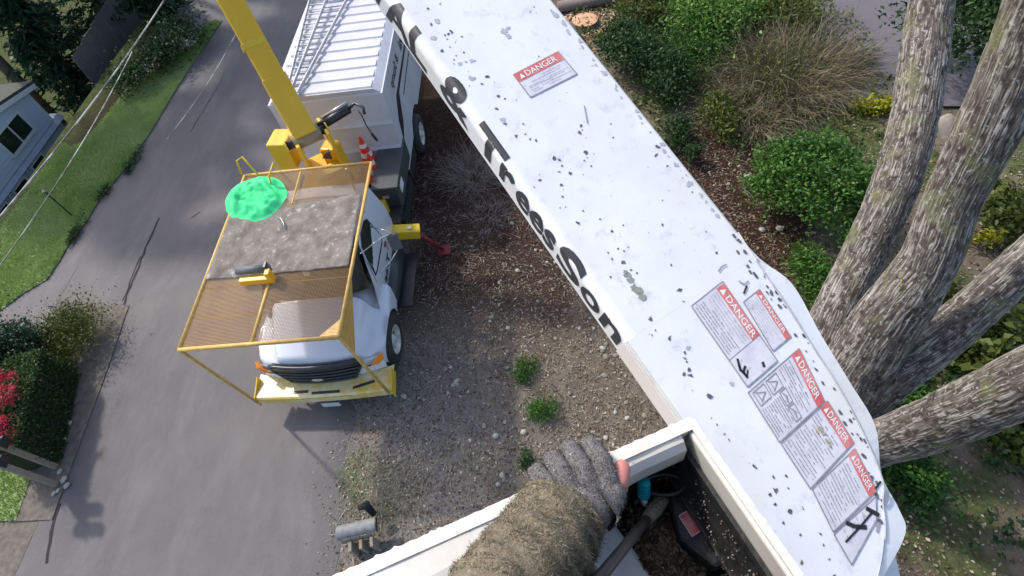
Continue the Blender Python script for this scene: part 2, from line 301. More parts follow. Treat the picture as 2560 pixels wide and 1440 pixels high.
# ------------------------------------------------------------ text as print on a surface
def text_mesh(body, size=1.0, offset=0.0, shear=0.0, space=1.0):
    cu = bpy.data.curves.new('t', 'FONT'); cu.body = body; cu.size = size; cu.offset = offset; cu.shear = shear; cu.space_character = space; cu.resolution_u = 4
    ob = bpy.data.objects.new('t', cu); col.objects.link(ob); bpy.context.view_layer.update()
    dg = bpy.context.evaluated_depsgraph_get(); me = bpy.data.meshes.new_from_object(ob.evaluated_get(dg))
    bpy.data.objects.remove(ob); bpy.data.curves.remove(cu)
    me.materials.clear()
    return me
def print_text(name, body, fn, m, parent, size=1.0, offset=0.0, shear=0, space=1.0, fit=None, thick=.0012, label=None, sub=0):
    """fit=(w,h): scale the letters to fill a w by h box, lower-left at origin; fn(x,y,lift)->world"""
    me = text_mesh(body, size, offset, shear, space)
    n = len(me.vertices)
    if n == 0: return None
    import bmesh
    bm = bmesh.new(); bm.from_mesh(me)
    bmesh.ops.triangulate(bm, faces=bm.faces)
    if sub:
        w0 = max(v.co.x for v in bm.verts)-min(v.co.x for v in bm.verts); h0 = max(v.co.y for v in bm.verts)-min(v.co.y for v in bm.verts)
        for _ in range(5):
            es = [e for e in bm.edges if math.hypot((e.verts[0].co.x-e.verts[1].co.x)/w0*fit[0], (e.verts[0].co.y-e.verts[1].co.y)/h0*fit[1]) > sub]
            if not es: break
            bmesh.ops.subdivide_edges(bm, edges=es, cuts=1); bmesh.ops.triangulate(bm, faces=bm.faces)
    xs = [v.co.x for v in bm.verts]; ys = [v.co.y for v in bm.verts]
    x0, x1, y0, y1 = min(xs), max(xs), min(ys), max(ys)
    for v in bm.verts:
        x, y = v.co.x, v.co.y
        if fit: x = (x-x0)/(x1-x0)*fit[0]; y = (y-y0)/(y1-y0)*fit[1]
        v.co = fn(x, y, thick)
    bm.to_mesh(me); bm.free(); me.name = name
    o = link(name, me, m, parent)
    if label: o['label'] = label
    return o

# ------------------------------------------------------------ ground, road, grass
def sstep(a, b, x):
    t = np.clip((x-a)/(b-a), 0, 1); return t*t*(3-2*t)
def fbm(x, y, s=1.0, seed=0, octs=4):
    out = np.zeros_like(x, dtype=float); amp = 1; tot = 0
    for o in range(octs):
        r = np.random.default_rng(seed*17+o); G = r.random((64, 64))
        u = x*s*(2**o)+r.random()*50; v = y*s*(2**o)+r.random()*50
        i = np.floor(u).astype(int); j = np.floor(v).astype(int); fu = u-i; fv = v-j; fu = fu*fu*(3-2*fu); fv = fv*fv*(3-2*fv)
        g = lambda a, b: G[a % 64, b % 64]
        out += amp*((g(i,j)*(1-fu)+g(i+1,j)*fu)*(1-fv)+(g(i,j+1)*(1-fu)+g(i+1,j+1)*fu)*fv); tot += amp; amp *= .55
    return out/tot
def edge_y(x):  # wavy right edge of the road
    return .25 + .18*np.sin(x*.9) + .1*np.sin(x*2.7+1) + .25*sstep(-4, -9, x)
def height(x, y):  # metres above the road
    x = np.asarray(x, float); y = np.asarray(y, float)
    on = sstep(0, .7, y-edge_y(x))
    h = on*(.03 + .05*(fbm(x, y, 1.3, 1)-.4) + .035*(fbm(x, y, 6, 2)-.5))
    h = h + on*.25*sstep(9, 13, y)*sstep(-9, -2, x)*0
    h = h - 2.95*sstep(-10.2, -13.8, y)
    return h
xs = np.concatenate([np.linspace(-220,-22,24,endpoint=False), np.linspace(-22,-13.5,50,endpoint=False), np.linspace(-13.5,4.5,270,endpoint=False), np.linspace(4.5,12,20,endpoint=False), np.linspace(12,220,24)])
ys = np.concatenate([np.linspace(-220,-22,24,endpoint=False), np.linspace(-22,-.3,70,endpoint=False), np.linspace(-.3,14.5,215,endpoint=False), np.linspace(14.5,22,16,endpoint=False), np.linspace(22,220,24)])
GX, GY = np.meshgrid(xs, ys, indexing='ij'); GZ = height(GX, GY)
nx, ny = len(xs), len(ys)
V = np.stack([GX, GY, GZ], -1).reshape(-1, 3)
ii, jj = np.meshgrid(np.arange(nx-1), np.arange(ny-1), indexing='ij'); a = (ii*ny+jj).ravel()
ground = npmesh('ground', V, np.stack([a, a+ny, a+ny+1, a+1], -1), M['soil'], smooth=True, kind='structure')
dx = GX.ravel(); dy = GY.ravel(); nn = fbm(dx, dy, .8, 5); ney = dy-edge_y(dx)
grit_z = np.clip(sstep(-3.5, .5, dx)*sstep(4.6, 1.6, ney+1.2*(nn-.5)) + .9*sstep(1.2, .2, ney+1.5*(nn-.5)), 0, 1)
mul1 = sstep(-4.2, -5.6, dx+1.6*(nn-.5)) * sstep(5.2, 4.0, dy)
mul1 = np.maximum(mul1, sstep(-.6, -2.6, dx+1.6*(nn-.5))*sstep(.9, 1.5, dy)*sstep(5.6, 4.4, dy+1.5*(nn-.5))*.9)
dA = np.hypot((dx+4.6)/2.6, (dy-8.6)/1.5)
mul2 = sstep(1.25, .9, dA+.5*(nn-.5))
mossz = sstep(.45, .62, fbm(dx, dy, .9, 9))*sstep(7.8, 9.2, dy)*.8
mossz = np.maximum(mossz, sstep(-6.6, -8.5, dx)*sstep(6.6, 7.6, dy)*.7)*(1-mul2)
mossz = np.maximum(mossz, sstep(.5,.66,nn)*grit_z*sstep(.5,1.4,dx)*.35)
mossz = np.maximum(mossz, sstep(-9,-10.5,dy)*.8)
zc = np.stack([grit_z, np.maximum(mul1, mul2), mossz, np.ones_like(dx)], -1).astype(np.float32)
za = ground.data.color_attributes.new('zone', 'FLOAT_COLOR', 'POINT'); za.data.foreach_set('color', zc.ravel())

def sheet(name, pts, z, m, n=1, kind='structure', parent=None, label=None):
    """flat sheet through ground outline points"""
    import bmesh
    bm = bmesh.new(); vs = [bm.verts.new((p[0], p[1], z)) for p in pts]; f = bm.faces.new(vs); bmesh.ops.triangulate(bm, faces=[f]); bmesh.ops.recalc_face_normals(bm, faces=bm.faces)
    if bm.faces and list(bm.faces)[0].normal.z < 0: bmesh.ops.reverse_faces(bm, faces=bm.faces)
    me = bpy.data.meshes.new(name); bm.to_mesh(me); bm.free()
    o = link(name, me, m, parent, kind=kind)
    if label: o['label'] = label
    return o
ex = np.linspace(-60, 30, 260)
road_r = [(x, float(edge_y(np.array(x)) + .05*math.sin(x*7)+.04*math.sin(x*13))) for x in ex]
road_l = [(x, (-9.2 if x < -3.4 else -7.6+2.45*float(sstep(-2.9,-1.2,np.array(x)))) if not -60 > x else -7.2) for x in ex[::-1]]
road = sheet('road', road_r + road_l, .006, M['asphalt'])
side_road = sheet('side_road', [(-4.3,-7.25),(-2.2,-7.25),(-2.2,-9.6),(-4.3,-9.6)], .010, M['asphalt'])
driveway = sheet('driveway', [(1.75,-5.15),(6,-5.15),(6,-10.2),(1.75,-10.2)], .010, M['gravel_edge'])
drive2 = sheet('shared_driveway', [(-12.5,12.6),(-7.2,11.2),(-6.4,15.5),(-14.5,17.5)], .12, mat('asphalt_plum', (.16,.145,.16), .85, c2=(.11,.10,.115), ns=.6, bump=.3, bs=50))
def ribbon(pts, wid, z):
    P = [Vector((p.x, p.y, 0)) for p in pts]; rows = []
    for i, p in enumerate(P):
        t = (P[min(i+1,len(P)-1)]-P[max(i-1,0)]).normalized(); nrm = Vector((-t.y, t.x, 0)); wdt = wid*(.6+.8*random.random())
        rows.append([p+nrm*wdt/2+Vector((0,0,z)), p-nrm*wdt/2+Vector((0,0,z))])
    return rows
def crack(pxs, wid):
    P = [at(x, y, 0) for x, y in pxs]; Q = []
    for a_, b_ in zip(P, P[1:]):
        k = max(2, int((b_-a_).length/.18))
        for t in range(k): q = a_.lerp(b_, t/k); Q.append(q+Vector((random.uniform(-.018,.018), random.uniform(-.018,.018), 0)))
    return MB().grid(ribbon(Q, wid, .0105)).build('crack', M['crack'], road)
crack([(400,545),(365,620),(335,700),(318,740),(300,790),(280,860),(262,930)], .05)
crack([(352,640),(330,690),(322,720),(300,770)], .035)
crack([(500,530),(455,560)], .03)
crack([(150,1260),(130,1330),(112,1440)], .045)
crack([(560,190),(520,260),(470,340)], .02)
# strip of turf between road and house
gout = [at(*p,0) for p in [(0,780),(60,735),(120,700),(150,655),(180,600),(215,560),(250,500),(300,440),(345,380),(385,320),(420,260),(470,180),(510,120),(556,52)]]
gin = [at(*p,0) for p in [(520,60),(480,110),(400,170),(330,215),(262,300),(215,355),(180,372)]] + [Vector((-9.3,-10.1,0)), Vector((-5.2,-10.15,0)), Vector((-3.6,-10.1,0))]
turf_poly = [(p.x, p.y) for p in gout+gin]
turf = sheet('turf_strip', turf_poly, .03, M['lawn'])
lawn2 = sheet('lawn', [(-.9,-6.0),(1.7,-5.6),(1.7,-9),(-2.0,-9),(-1.9,-6.4)], .03, M['lawn'])
bed = sheet('planting_bed', [(-2.9,-5.35),(-1.2,-5.15),(1.72,-4.9),(1.72,-5.75),(-.9,-6.1),(-3.0,-7.0)], .024, M['gravel_edge'])
def inpoly(px, py, poly):
    c = np.zeros(len(px), bool); n = len(poly)
    for i in range(n):
        x1, y1 = poly[i]; x2, y2 = poly[i-1]
        t = ((y1 > py) != (y2 > py)) & (px < (x2-x1)*(py-y1)/((y2-y1) if y2 != y1 else 1e-9)+x1); c ^= t
    return c
def pieces(n, pts, size, aspect, tiltmax, zoff=.0, up=0.0):
    """n little quads lying on the ground at pts"""
    n = len(pts); th = rng.random(n)*2*np.pi; s = size*(.5+rng.random(n)); wd = s*aspect*(.6+.8*rng.random(n))
    d = np.stack([np.cos(th), np.sin(th), (rng.random(n)-.5)*tiltmax], -1); e = np.stack([-np.sin(th), np.cos(th), (rng.random(n)-.5)*tiltmax], -1)
    c = pts + np.array([0,0,1.])*(zoff + np.abs(d[:,2:3])*s[:,None]*.5)
    V = np.stack([c-d*s[:,None]/2, c-e*wd[:,None]/2+[0,0,up], c+d*s[:,None]/2, c+e*wd[:,None]/2+[0,0,up]], 1).reshape(-1,3)
    return V, np.arange(4*n).reshape(-1,4)
def scatter(n, x0, x1, y0, y1):
    x = rng.uniform(x0, x1, n); y = rng.uniform(y0, y1, n); k = y > edge_y(x)+.12-rng.random(n)**3*.75; x, y = x[k], y[k]
    return np.stack([x, y, height(x, y)], -1)
P = scatter(56000, -9, 4.2, -.6, 9.5)
zn = fbm(P[:,0], P[:,1], .8, 5); coarse = np.where((P[:,1]-edge_y(P[:,0])+1.2*(zn-.5) < 3)&(P[:,0]>-2), .5, 1.0)
md = ((P[:,0] < -2.0-1.6*(zn-.5)-2.0*rng.random(len(P)))&(P[:,1]<6)) | (np.hypot((P[:,0]+4.6)/2.6,(P[:,1]-8.6)/1.5) < 1.1)
V, F = pieces(0, P[~md], .042, .45, .9, .006, .004); npmesh('leaf_litter', V, F, M['litter'], tint=np.clip(rng.beta(1.4,1.8,len(F))+.15*(fbm(P[~md][:,0],P[~md][:,1],1.1,31)-.5),0,1), kind='stuff'); tag(bpy.data.objects['leaf_litter'], 'brown and tan leaf crumbs and bark chips covering the soil', 'leaf litter')
V, F = pieces(0, P[md], .05, .4, .9, .006, .004); o = npmesh('mulch_chips', V, F, M['litter_dark'], tint=rng.beta(1.4,2.4,len(F)), kind='stuff'); tag(o, 'dark red brown bark mulch chips beside the truck and under the shrubs', 'mulch')
P = scatter(16000, -13, 4.5, 8, 15); V, F = pieces(0, P, .055, .55, .8, .01, .006); o = npmesh('fallen_leaves', V, F, M['litter'], tint=rng.beta(1.6,2,len(F)), kind='stuff'); tag(o, 'mixed fallen leaves around the foot of the big tree', 'leaf litter')
P = scatter(13000, -7, 4.2, .2, 9); V, F = pieces(0, P, .15, .05, .35, .02, .0); o = npmesh('twigs', V, F, M['twig'], tint=rng.random(len(F)), kind='stuff'); tag(o, 'thin dry twigs strewn over the brown soil', 'twigs')
def octa(P, s):
    n = len(P); s = (s*(.5+rng.random(n)))[:,None]; j = 1+.5*(rng.random((n,6))-.5)
    D = np.array([[1,0,0],[0,1,0],[-1,0,0],[0,-1,0],[0,0,.7],[0,0,-.3]])
    V = (P[:,None,:] + D[None]*s[:,None,:]*j[:,:,None]).reshape(-1,3)
    T = np.array([[0,1,4],[1,2,4],[2,3,4],[3,0,4],[1,0,5],[2,1,5],[3,2,5],[0,3,5]])
    return V, (T[None]+6*np.arange(n)[:,None,None]).reshape(-1,3)
P = scatter(9000, -5, 4.2, .1, 8.5); V, F = octa(P, .016); o = npmesh('small_gravel', V, F, M['grit'], tint=np.repeat(rng.beta(1.5,2,len(P)),8), kind='stuff'); tag(o, 'small pale gravel scattered between the truck and the boom', 'gravel')
# individual stones (parts of the ground)
def stone_mesh(k):
    import bmesh
    bm = bmesh.new(); bmesh.ops.create_icosphere(bm, subdivisions=1, radius=1)
    r = random.Random(k)
    for v in bm.verts: v.co *= 1+.35*(r.random()-.5); v.co.z *= .6
    me = bpy.data.meshes.new('stone'); bm.to_mesh(me); bm.free(); me.materials.append(M['stone'] if k % 3 else M['stone_pale'])
    me.polygons.foreach_set('use_smooth', [True]*len(me.polygons)); return me
SM = [stone_mesh(k) for k in range(9)]
spots = [(1440,1112,.075),(1492,1106,.085),(1388,628,.05),(1368,656,.045),(1255,1188,.06),(1245,1210,.05),(1868,440,.10),(1905,575,.08),(1950,572,.09),(1945,25+545,.06),(1310,1080,.07),(1240,1090,.07)]
for (x, y, r) in spots:
    p = at(x, y, .05); o = bpy.data.objects.new('stone', SM[(len(spots)*3) % 9 if r < .07 else 0]); col.objects.link(o); o.parent = ground; o.location = (p.x, p.y, float(height(p.x,p.y))+r*.3); o.scale = (r, r*.9, r); o.rotation_euler = (0,0,random.random()*6)
cnt = 0
while cnt < 270:
    px = random.uniform(900, 1680); py = random.uniform(560, 1200); p = at(px, py, 0)
    d = float(fbm(np.array([p.x]), np.array([p.y]), .9, 12)[0])
    if p.y < float(edge_y(np.array(p.x)))+.8 or d < .44 or random.random() > .8: continue
    if p.y < 1.9 and p.x < -.2: continue
    r = random.choice((.022,.027,.03,.036,.042,.055)); o = bpy.data.objects.new('stone', SM[cnt % 9]); col.objects.link(o); o.parent = ground
    o.location = (p.x, p.y, float(height(p.x,p.y))+r*.25); o.scale = (r*random.uniform(.8,1.4), r, r*random.uniform(.7,1.1)); o.rotation_euler = (0,0,random.random()*6); cnt += 1
# turf blades
def blades(n, poly, hgt, wid, name, label, z0=.03, m='blade'):
    pa = np.array(poly); x = rng.uniform(pa[:,0].min(), pa[:,0].max(), n); y = rng.uniform(pa[:,1].min(), pa[:,1].max(), n)
    k = inpoly(x, y, poly); x, y = x[k], y[k]; n = len(x); th = rng.random(n)*6.28; h = hgt*(.5+rng.random(n)); l = (rng.random((n,2))-.5)*h[:,None]*1.2
    b = np.stack([x, y, np.full(n, z0)], -1); d = np.stack([np.cos(th), np.sin(th), np.zeros(n)], -1)*wid
    tip = b + np.stack([l[:,0], l[:,1], h], -1)
    V = np.stack([b-d, b+d, tip], 1).reshape(-1,3)
    t = np.clip(fbm(x, y, .9, 21)*1.1-.1+.35*(rng.random(n)-.5), 0, 1)
    o = npmesh(name, V, np.arange(3*n).reshape(-1,3), M[m], tint=t, kind='stuff'); tag(o, label, 'grass')
blades(90000, turf_poly, .07, .012, 'grass', 'bright green mown grass strip between the road and the blue house')
blades(15000, [(-.9,-6.0),(1.7,-5.6),(1.7,-8),(-2.0,-8)], .07, .010, 'grass', 'green lawn patch behind the clipped hedge')

# ------------------------------------------------------------ foliage helpers
def leaves(name, c, rad, n, size, m, parent, aspect=.5, clumps=40, shell=.55, seed=0, up=.3, spread=.22):
    r = np.random.default_rng(seed+100); c = np.array(c, float); rad = np.array(rad, float)
    q = r.normal(size=(clumps,3)); q /= np.linalg.norm(q,axis=1)[:,None]; q[:,2] = np.abs(q[:,2])*.95-.15
    q *= (shell+(1-shell)*r.random((clumps,1)))*(.82+.3*r.random((clumps,1)))
    k = r.integers(0, clumps, n); off = r.normal(size=(n,3))*spread*(.6+.8*r.random((clumps,1)))[k]*np.where(r.random((n,1))<.14,1.9,1)
    P = c + (q[k]+off)*rad
    nrm = r.normal(size=(n,3)); nrm[:,2] = np.abs(nrm[:,2])+up; nrm /= np.linalg.norm(nrm,axis=1)[:,None]
    t = np.cross(nrm, r.normal(size=(n,3))); t /= np.linalg.norm(t,axis=1)[:,None]; b = np.cross(nrm, t)
    s = (size*(.55+.9*r.random(n)))[:,None]
    V = np.stack([P-t*s*.5, P-b*s*aspect*.5+nrm*s*.08, P+t*s*.5-nrm*s*.12, P+b*s*aspect*.5+nrm*s*.08],1).reshape(-1,3)
    tint = np.clip(r.beta(2,2,n)*.75+.35*(r.random(clumps)[k]-.3), 0, 1)
    return npmesh(name, V, np.arange(4*n).reshape(-1,4), m, parent, tint=tint, kind='stuff')
def stems(name, base, n, length, spreadr, droop, m, parent, wid=.006, seg=4, seed=0, out=1.0, rad0=.1, up=1.0, jit=.17):
    r = np.random.default_rng(seed+500); base = np.array(base, float)
    th = r.random(n)*2*np.pi; k = r.random(n)**.6*out; L = length*(.45+.75*r.random(n)); st = base+np.stack([np.cos(th)*rad0*r.random(n), np.sin(th)*rad0*r.random(n), np.zeros(n)],-1)
    d = np.stack([np.cos(th)*k, np.sin(th)*k, up*np.ones(n)*(1-.4*k)],-1)+r.normal(size=(n,3))*.15; d /= np.linalg.norm(d,axis=1)[:,None]
    sd_ = np.cross(d, r.normal(size=(n,3))); sd_ /= np.linalg.norm(sd_,axis=1)[:,None]
    V = []
    p = st.copy()
    for i in range(seg+1):
        w_ = wid*(1-.8*i/seg); V.append(np.stack([p-sd_*w_, p+sd_*w_],1)); p = p + d*(L/seg)[:,None]; d = d + np.array([0,0,-droop/seg]) + r.normal(size=(n,3))*jit; d /= np.linalg.norm(d,axis=1)[:,None]
    V = np.stack(V,1).reshape(-1,3); b = (np.arange(n)*2*(seg+1))[:,None]
    F = np.concatenate([b+np.array([[2*i,2*i+1,2*i+3,2*i+2]]) for i in range(seg)],1).reshape(-1,4)
    return npmesh(name, V, F, m, parent, tint=np.repeat(r.random(n),seg), kind='stuff')
def shrub(name, label, px, z, rad, n, size, m, cat='shrub', group=None, **kw):
    c = at(px[0], px[1], z); e = empty(name, (c.x, c.y, 0), label, cat, group)
    leaves('foliage', c, rad, n, size, M[m], e, **kw)
    b = MB(); r = random.Random(kw.get('seed',0))
    for i in range(7):
        q = Vector(c)+Vector((r.uniform(-1,1)*rad[0]*.6, r.uniform(-1,1)*rad[1]*.6, r.uniform(0,.5)*rad[2])); g = Vector((c.x+r.uniform(-.06,.06), c.y+r.uniform(-.06,.06), -.02))
        b.tube([g, g.lerp(q,.5)+Vector((r.uniform(-.05,.05),r.uniform(-.05,.05),0)), q], [.018,.013,.006], 6)
    b.build('stem', M['bark_branch'], e, smooth=True)
    return e

# ------------------------------------------------------------ the big multi-stemmed tree on the right
def trunk(name, path, parent, seed=0, nseg=280, nring=None):
    """path: list of (x,y,z,px_width) surveyed centre points"""
    P = [Vector(p[:3]) for p in path]; Rr = [p[3] for p in path]
    cum = [0]
    for a_, b_ in zip(P, P[1:]): cum.append(cum[-1]+(b_-a_).length)
    tot = cum[-1]; nring = nring or int(tot/.022)
    def cat(f, i, t):
        g = lambda k: f[max(0,min(len(f)-1,k))]
        return .5*((2*g(i))+(g(i+1)-g(i-1))*t+(2*g(i-1)-5*g(i)+4*g(i+1)-g(i+2))*t*t+(3*g(i)-g(i-1)-3*g(i+1)+g(i+2))*t**3)
    C = []; RR = []
    for k in range(nring+1):
        s = tot*k/nring; i = max(j for j in range(len(cum)-1) if cum[j] <= s+1e-9); t = (s-cum[i])/(cum[i+1]-cum[i])
        C.append(cat(P, i, t)); RR.append(Rr[i]+(Rr[i+1]-Rr[i])*t)
    V = np.zeros((nring+1, nseg, 3)); ref = Vector((1,0,0)); an = np.arange(nseg)/nseg*2*np.pi
    for k in range(nring+1):
        t = (C[min(k+1,nring)]-C[max(k-1,0)]).normalized(); ref = (ref-t*ref.dot(t)).normalized(); b = t.cross(ref)
        V[k] = np.array(C[k])+RR[k]*(np.cos(an)[:,None]*np.array(ref)+np.sin(an)[:,None]*np.array(b))
    N_ = V - np.array([list(c) for c in C])[:,None,:]; N_ /= np.linalg.norm(N_,axis=2)[:,:,None]
    K, A = np.meshgrid(np.arange(nring+1)*tot/nring, an, indexing='ij'); Rm = np.array(RR)[:,None]
    rs = np.array(RR).mean()
    def wrapn(fa, fk, sd_, oc=3):
        x1 = A*rs*fa; per = 2*np.pi*rs*fa; k = (A/(2*np.pi)); return fbm(x1, K*fk, 1, sd_, oc)*(1-sstep(.9,1,k)) + fbm(x1-per, K*fk, 1, sd_, oc)*sstep(.9,1,k)
    wob = wrapn(6, 3, seed+3)
    FQ = 60; n1 = fbm(A*rs*FQ+wob*4.2, K*2.4, 1, seed, 2); per = 2*np.pi*rs*FQ
    n1b = fbm(A*rs*FQ+wob*4.2-per, K*2.4, 1, seed, 2); bl = sstep(.92, 1, A/(2*np.pi)); n1 = n1*(1-bl)+n1b*bl
    ridge = 1-np.abs(n1-.5)*4.2; ridge = np.clip(ridge, 0, 1)
    brk = wrapn(22, 11, seed+7, 2); ridge2 = np.clip(1-ridge, 0, 1)*sstep(.25, .5, brk)   # plates between furrows, broken across
    big = wrapn(3, 1.6, seed+11)-.5
    V = V + N_*((ridge2-.5)*.011+big*.13*Rm)[:,:,None]
    V = V.reshape(-1,3)
    ii, jj = np.meshgrid(np.arange(nring), np.arange(nseg), indexing='ij'); a0 = (ii*nseg+jj).ravel(); a1 = (ii*nseg+(jj+1)%nseg).ravel()
    o = npmesh(name, V, np.stack([a0,a1,a1+nseg,a0+nseg],-1), M['bark'], parent, smooth=True)
    at_ = o.data.attributes.new('ridge','FLOAT','POINT'); at_.data.foreach_set('value', np.clip(ridge2.ravel()*.75+.35*(wrapn(20,20,seed+13,2).ravel()-.35),0,1).astype(np.float32))
    return o
tree = empty('broadleaf_tree', at(2010,1080,0), 'large tree with four thick furrowed grey brown trunks right of the white boom', 'tree')
def tp(x, y, z, w_):
    p = at(x, y, z); dep = (p-CAM).dot(-BACK); return (p.x, p.y, p.z, .90*w_/2*dep/FPX)
trunk('trunk', [tp(1990,1060,-.1,140), tp(2050,880,.6,125), tp(2105,745,1.2,112), tp(2152,650,1.5,108), tp(2222,500,2.2,116), tp(2284,300,2.9,118), tp(2322,50,3.7,108), tp(2350,-160,4.4,100)], tree, 1)
trunk('trunk', [tp(2040,1090,0,180), tp(2130,940,1.3,172), tp(2220,800,2.4,165), tp(2322,650,3.3,142), tp(2382,500,4.0,138), tp(2482,300,4.9,158), tp(2585,50,5.8,168), tp(2650,-120,6.4,168)], tree, 2)
trunk('trunk', [tp(2040,1090,0,150), tp(2190,950,1.2,150), tp(2330,860,1.8,125), tp(2470,740,2.4,110), tp(2600,620,2.9,105), tp(2760,470,3.4,100)], tree, 3)
trunk('trunk', [tp(2030,1150,0,150), tp(2200,1105,1.3,122), tp(2330,1060,2.2,138), tp(2470,1000,3.1,158), tp(2620,930,3.9,176), tp(2800,850,4.6,180)], tree, 4)
kb = MB()
kp = Vector(tp(2372,318,4.55,10)[:3])
kn = MB().lathe([(.0,.16),(.05,.15),(.085,.09),(.10,.0),(.11,-.1)], kp, (-.5,-.3,.6), 12).build('branch_stub', mat('cut_stub', (.34,.30,.27), .9, c2=(.2,.17,.15), ns=20), tree, smooth=True)
def tuft(name, px, z, rad, n, size, m, seed):
    leaves('moss_tuft', at(px[0],px[1],z), rad, n, size, M[m], tree, seed=seed, clumps=6, shell=.1, spread=.4)
tuft('moss', (2262,708), 3.1, (.10,.10,.08), 260, .035, 'leaf_yellow', 3)

# high bare branching crown, above the frame
cb = MB(); rr = random.Random(4)
def grow(p, d, l, r, k):
    q = p+d*l; cb.tube([p, p.lerp(q,.5)+Vector((rr.uniform(-.05,.05),rr.uniform(-.05,.05),0))*l, q], [r, r*.85, r*.7], 6, caps=False)
    if k > 0:
        for _ in range(3):
            nd = (d+Vector((rr.uniform(-.7,.7),rr.uniform(-.7,.7),rr.uniform(-.1,.5)))).normalized(); grow(q, nd, l*.72, r*.6, k-1)
for tpx in ((2450,-160,5.7),(2620,-120,6.3),(2760,430,3.8),(2800,850,4.6)):
    p = at(*tpx); grow(p, Vector((.15,.75,.9)).normalized(), 2.2, .14, 3)
cb.build('crown', M['bark_branch'], tree, smooth=True)

# ------------------------------------------------------------ shrubs and plants
shrub('round_shrub', 'dense bright green rounded shrub growing against the left trunk', (2035,465), .75, (1.25,1.15,.85), 15000, .085, 'leaf_bright', seed=1, clumps=110, shell=.75, spread=.12)
shrub('green_shrub', 'dark green leafy shrub at the upper right edge of the white boom', (1570,130), .6, (1.1,.75,.7), 5200, .10, 'leaf_dark', seed=2, clumps=60, spread=.2)
shrub('green_shrub', 'loose dark shrub with dry leaves showing through, left of the straw coloured shrub', (1660,190), .5, (.95,.7,.6), 3800, .09, 'leaf_dark', seed=3, clumps=45, spread=.22)
shrub('green_shrub', 'small dark shrub below the loose shrub, above the bare mulch', (1690,330), .3, (.45,.35,.4), 1300, .08, 'leaf_dark', seed=4, clumps=20, spread=.25)
shrub('green_shrub', 'tiny dark shrub touching the boom edge beside the bare mulch', (1728,388), .25, (.27,.27,.3), 700, .06, 'leaf_dark', seed=5, clumps=14, spread=.25)
shrub('pale_shrub', 'pale yellow green shrub at the top edge right of the boom', (1775,20), .7, (1.5,1.3,.8), 7000, .11, 'leaf_light', seed=6, clumps=70, spread=.2)
shrub('green_shrub', 'mid green shrub at the top edge between the boom and the pale shrub', (1600,20), .6, (.9,.9,.7), 3000, .10, 'leaf_olive', seed=16, clumps=40, spread=.2)
c = at(1950,210,.0); e = empty('straw_shrub', (c.x,c.y,0), 'straw coloured dry shrub of fine arching stems beside the bright green shrub', 'shrub')
stems('stems', (c.x,c.y,.0), 3200, 1.5, 1, 1.5, M['dry_stem'], e, wid=.008, seed=1, out=1.3, rad0=1.3, seg=6)
stems('stems', (c.x-.4,c.y+.6,.0), 2600, 1.4, 1, 1.5, M['dry_stem'], e, wid=.008, seed=2, out=1.3, rad0=1.4, seg=6)
stems('stems', (c.x+.9,c.y-1.0,.0), 1500, 1.0, 1, 1.5, M['dry_stem'], e, wid=.008, seed=3, out=1.3, rad0=1.2, seg=6)
leaves('foliage', (c.x-.2,c.y-.2,.45), (1.5,1.4,.5), 2600, .07, M['leaf_olive'], e, seed=8, clumps=60, spread=.3)
shrub('fern_clump', 'fresh green fern like clump between the boom flange and the left trunk', (2025,690), .25, (.7,.45,.4), 3400, .09, 'leaf_bright', 'plant', seed=9, clumps=26, spread=.22, aspect=.3)
shrub('ground_plant', 'green leafy clump below the lowest trunk beside the boom end', (2290,1190), .12, (.42,.40,.25), 1500, .08, 'leaf_bright', 'plant', seed=10, clumps=16, spread=.3)
shrub('ground_plant', 'small green clump between the boom end and the two lower trunks', (2262,985), .12, (.28,.36,.2), 900, .08, 'leaf_bright', 'plant', seed=11, clumps=12, spread=.3)
shrub('ground_plant', 'olive broad leaved clump between the lower trunks', (2420,830), .15, (.7,.7,.25), 1500, .15, 'leaf_olive', 'plant', seed=12, clumps=22, spread=.35, aspect=.75)
shrub('ground_plant', 'olive plant at the right edge below the lowest trunk', (2540,1080), .1, (.5,.5,.22), 900, .13, 'leaf_olive', 'plant', seed=13, clumps=16, spread=.35, aspect=.75)
shrub('yellow_plant', 'yellow green foliage behind the straw coloured shrub by the left trunk', (2190,265), .15, (.3,.65,.2), 700, .11, 'leaf_yellow', 'plant', seed=14, clumps=14, spread=.3)
shrub('yellow_plant', 'yellow foliage seen to the right of the thickest trunk', (2500,540), .15, (.9,.55,.3), 1500, .13, 'leaf_olive', 'plant', seed=15, clumps=26, spread=.3)
shrub('yellow_plant', 'small bright yellow tuft between the thickest trunk and the thin trunk', (2462,590), .3, (.16,.24,.1), 170, .11, 'leaf_yellow', 'plant', seed=17, clumps=5, spread=.3)
shrub('dark_tree', 'dark green foliage at the top edge between the two left trunks', (2395,60), 1.2, (1.3,1.3,1.0), 4500, .13, 'leaf_dark', 'tree', seed=18, clumps=50, spread=.2)
shrub('seedling_bush', 'small bright green bush on bare soil, upper of three in a row', (1313,925), .12, (.27,.25,.2), 1500, .045, 'leaf_bright', 'plant', seed=20, clumps=18, spread=.25, aspect=.3)
shrub('seedling_bush', 'small bright green bush on bare soil, middle of three in a row', (1360,1033), .12, (.30,.27,.22), 1700, .045, 'leaf_bright', 'plant', seed=21, clumps=20, spread=.25, aspect=.3)
shrub('seedling_bush', 'small blue green plant just above the gloved hand', (1318,1148), .08, (.18,.15,.12), 600, .04, 'leaf_dark', 'plant', seed=22, clumps=8, spread=.3)
shrub('green_shrub', 'feathery mid green shrub between the dark boom edge shrub and the straw coloured shrub', (1740,120), .45, (1.0,.8,.55), 3600, .09, 'leaf_bright', seed=70, clumps=50, spread=.25, aspect=.3)
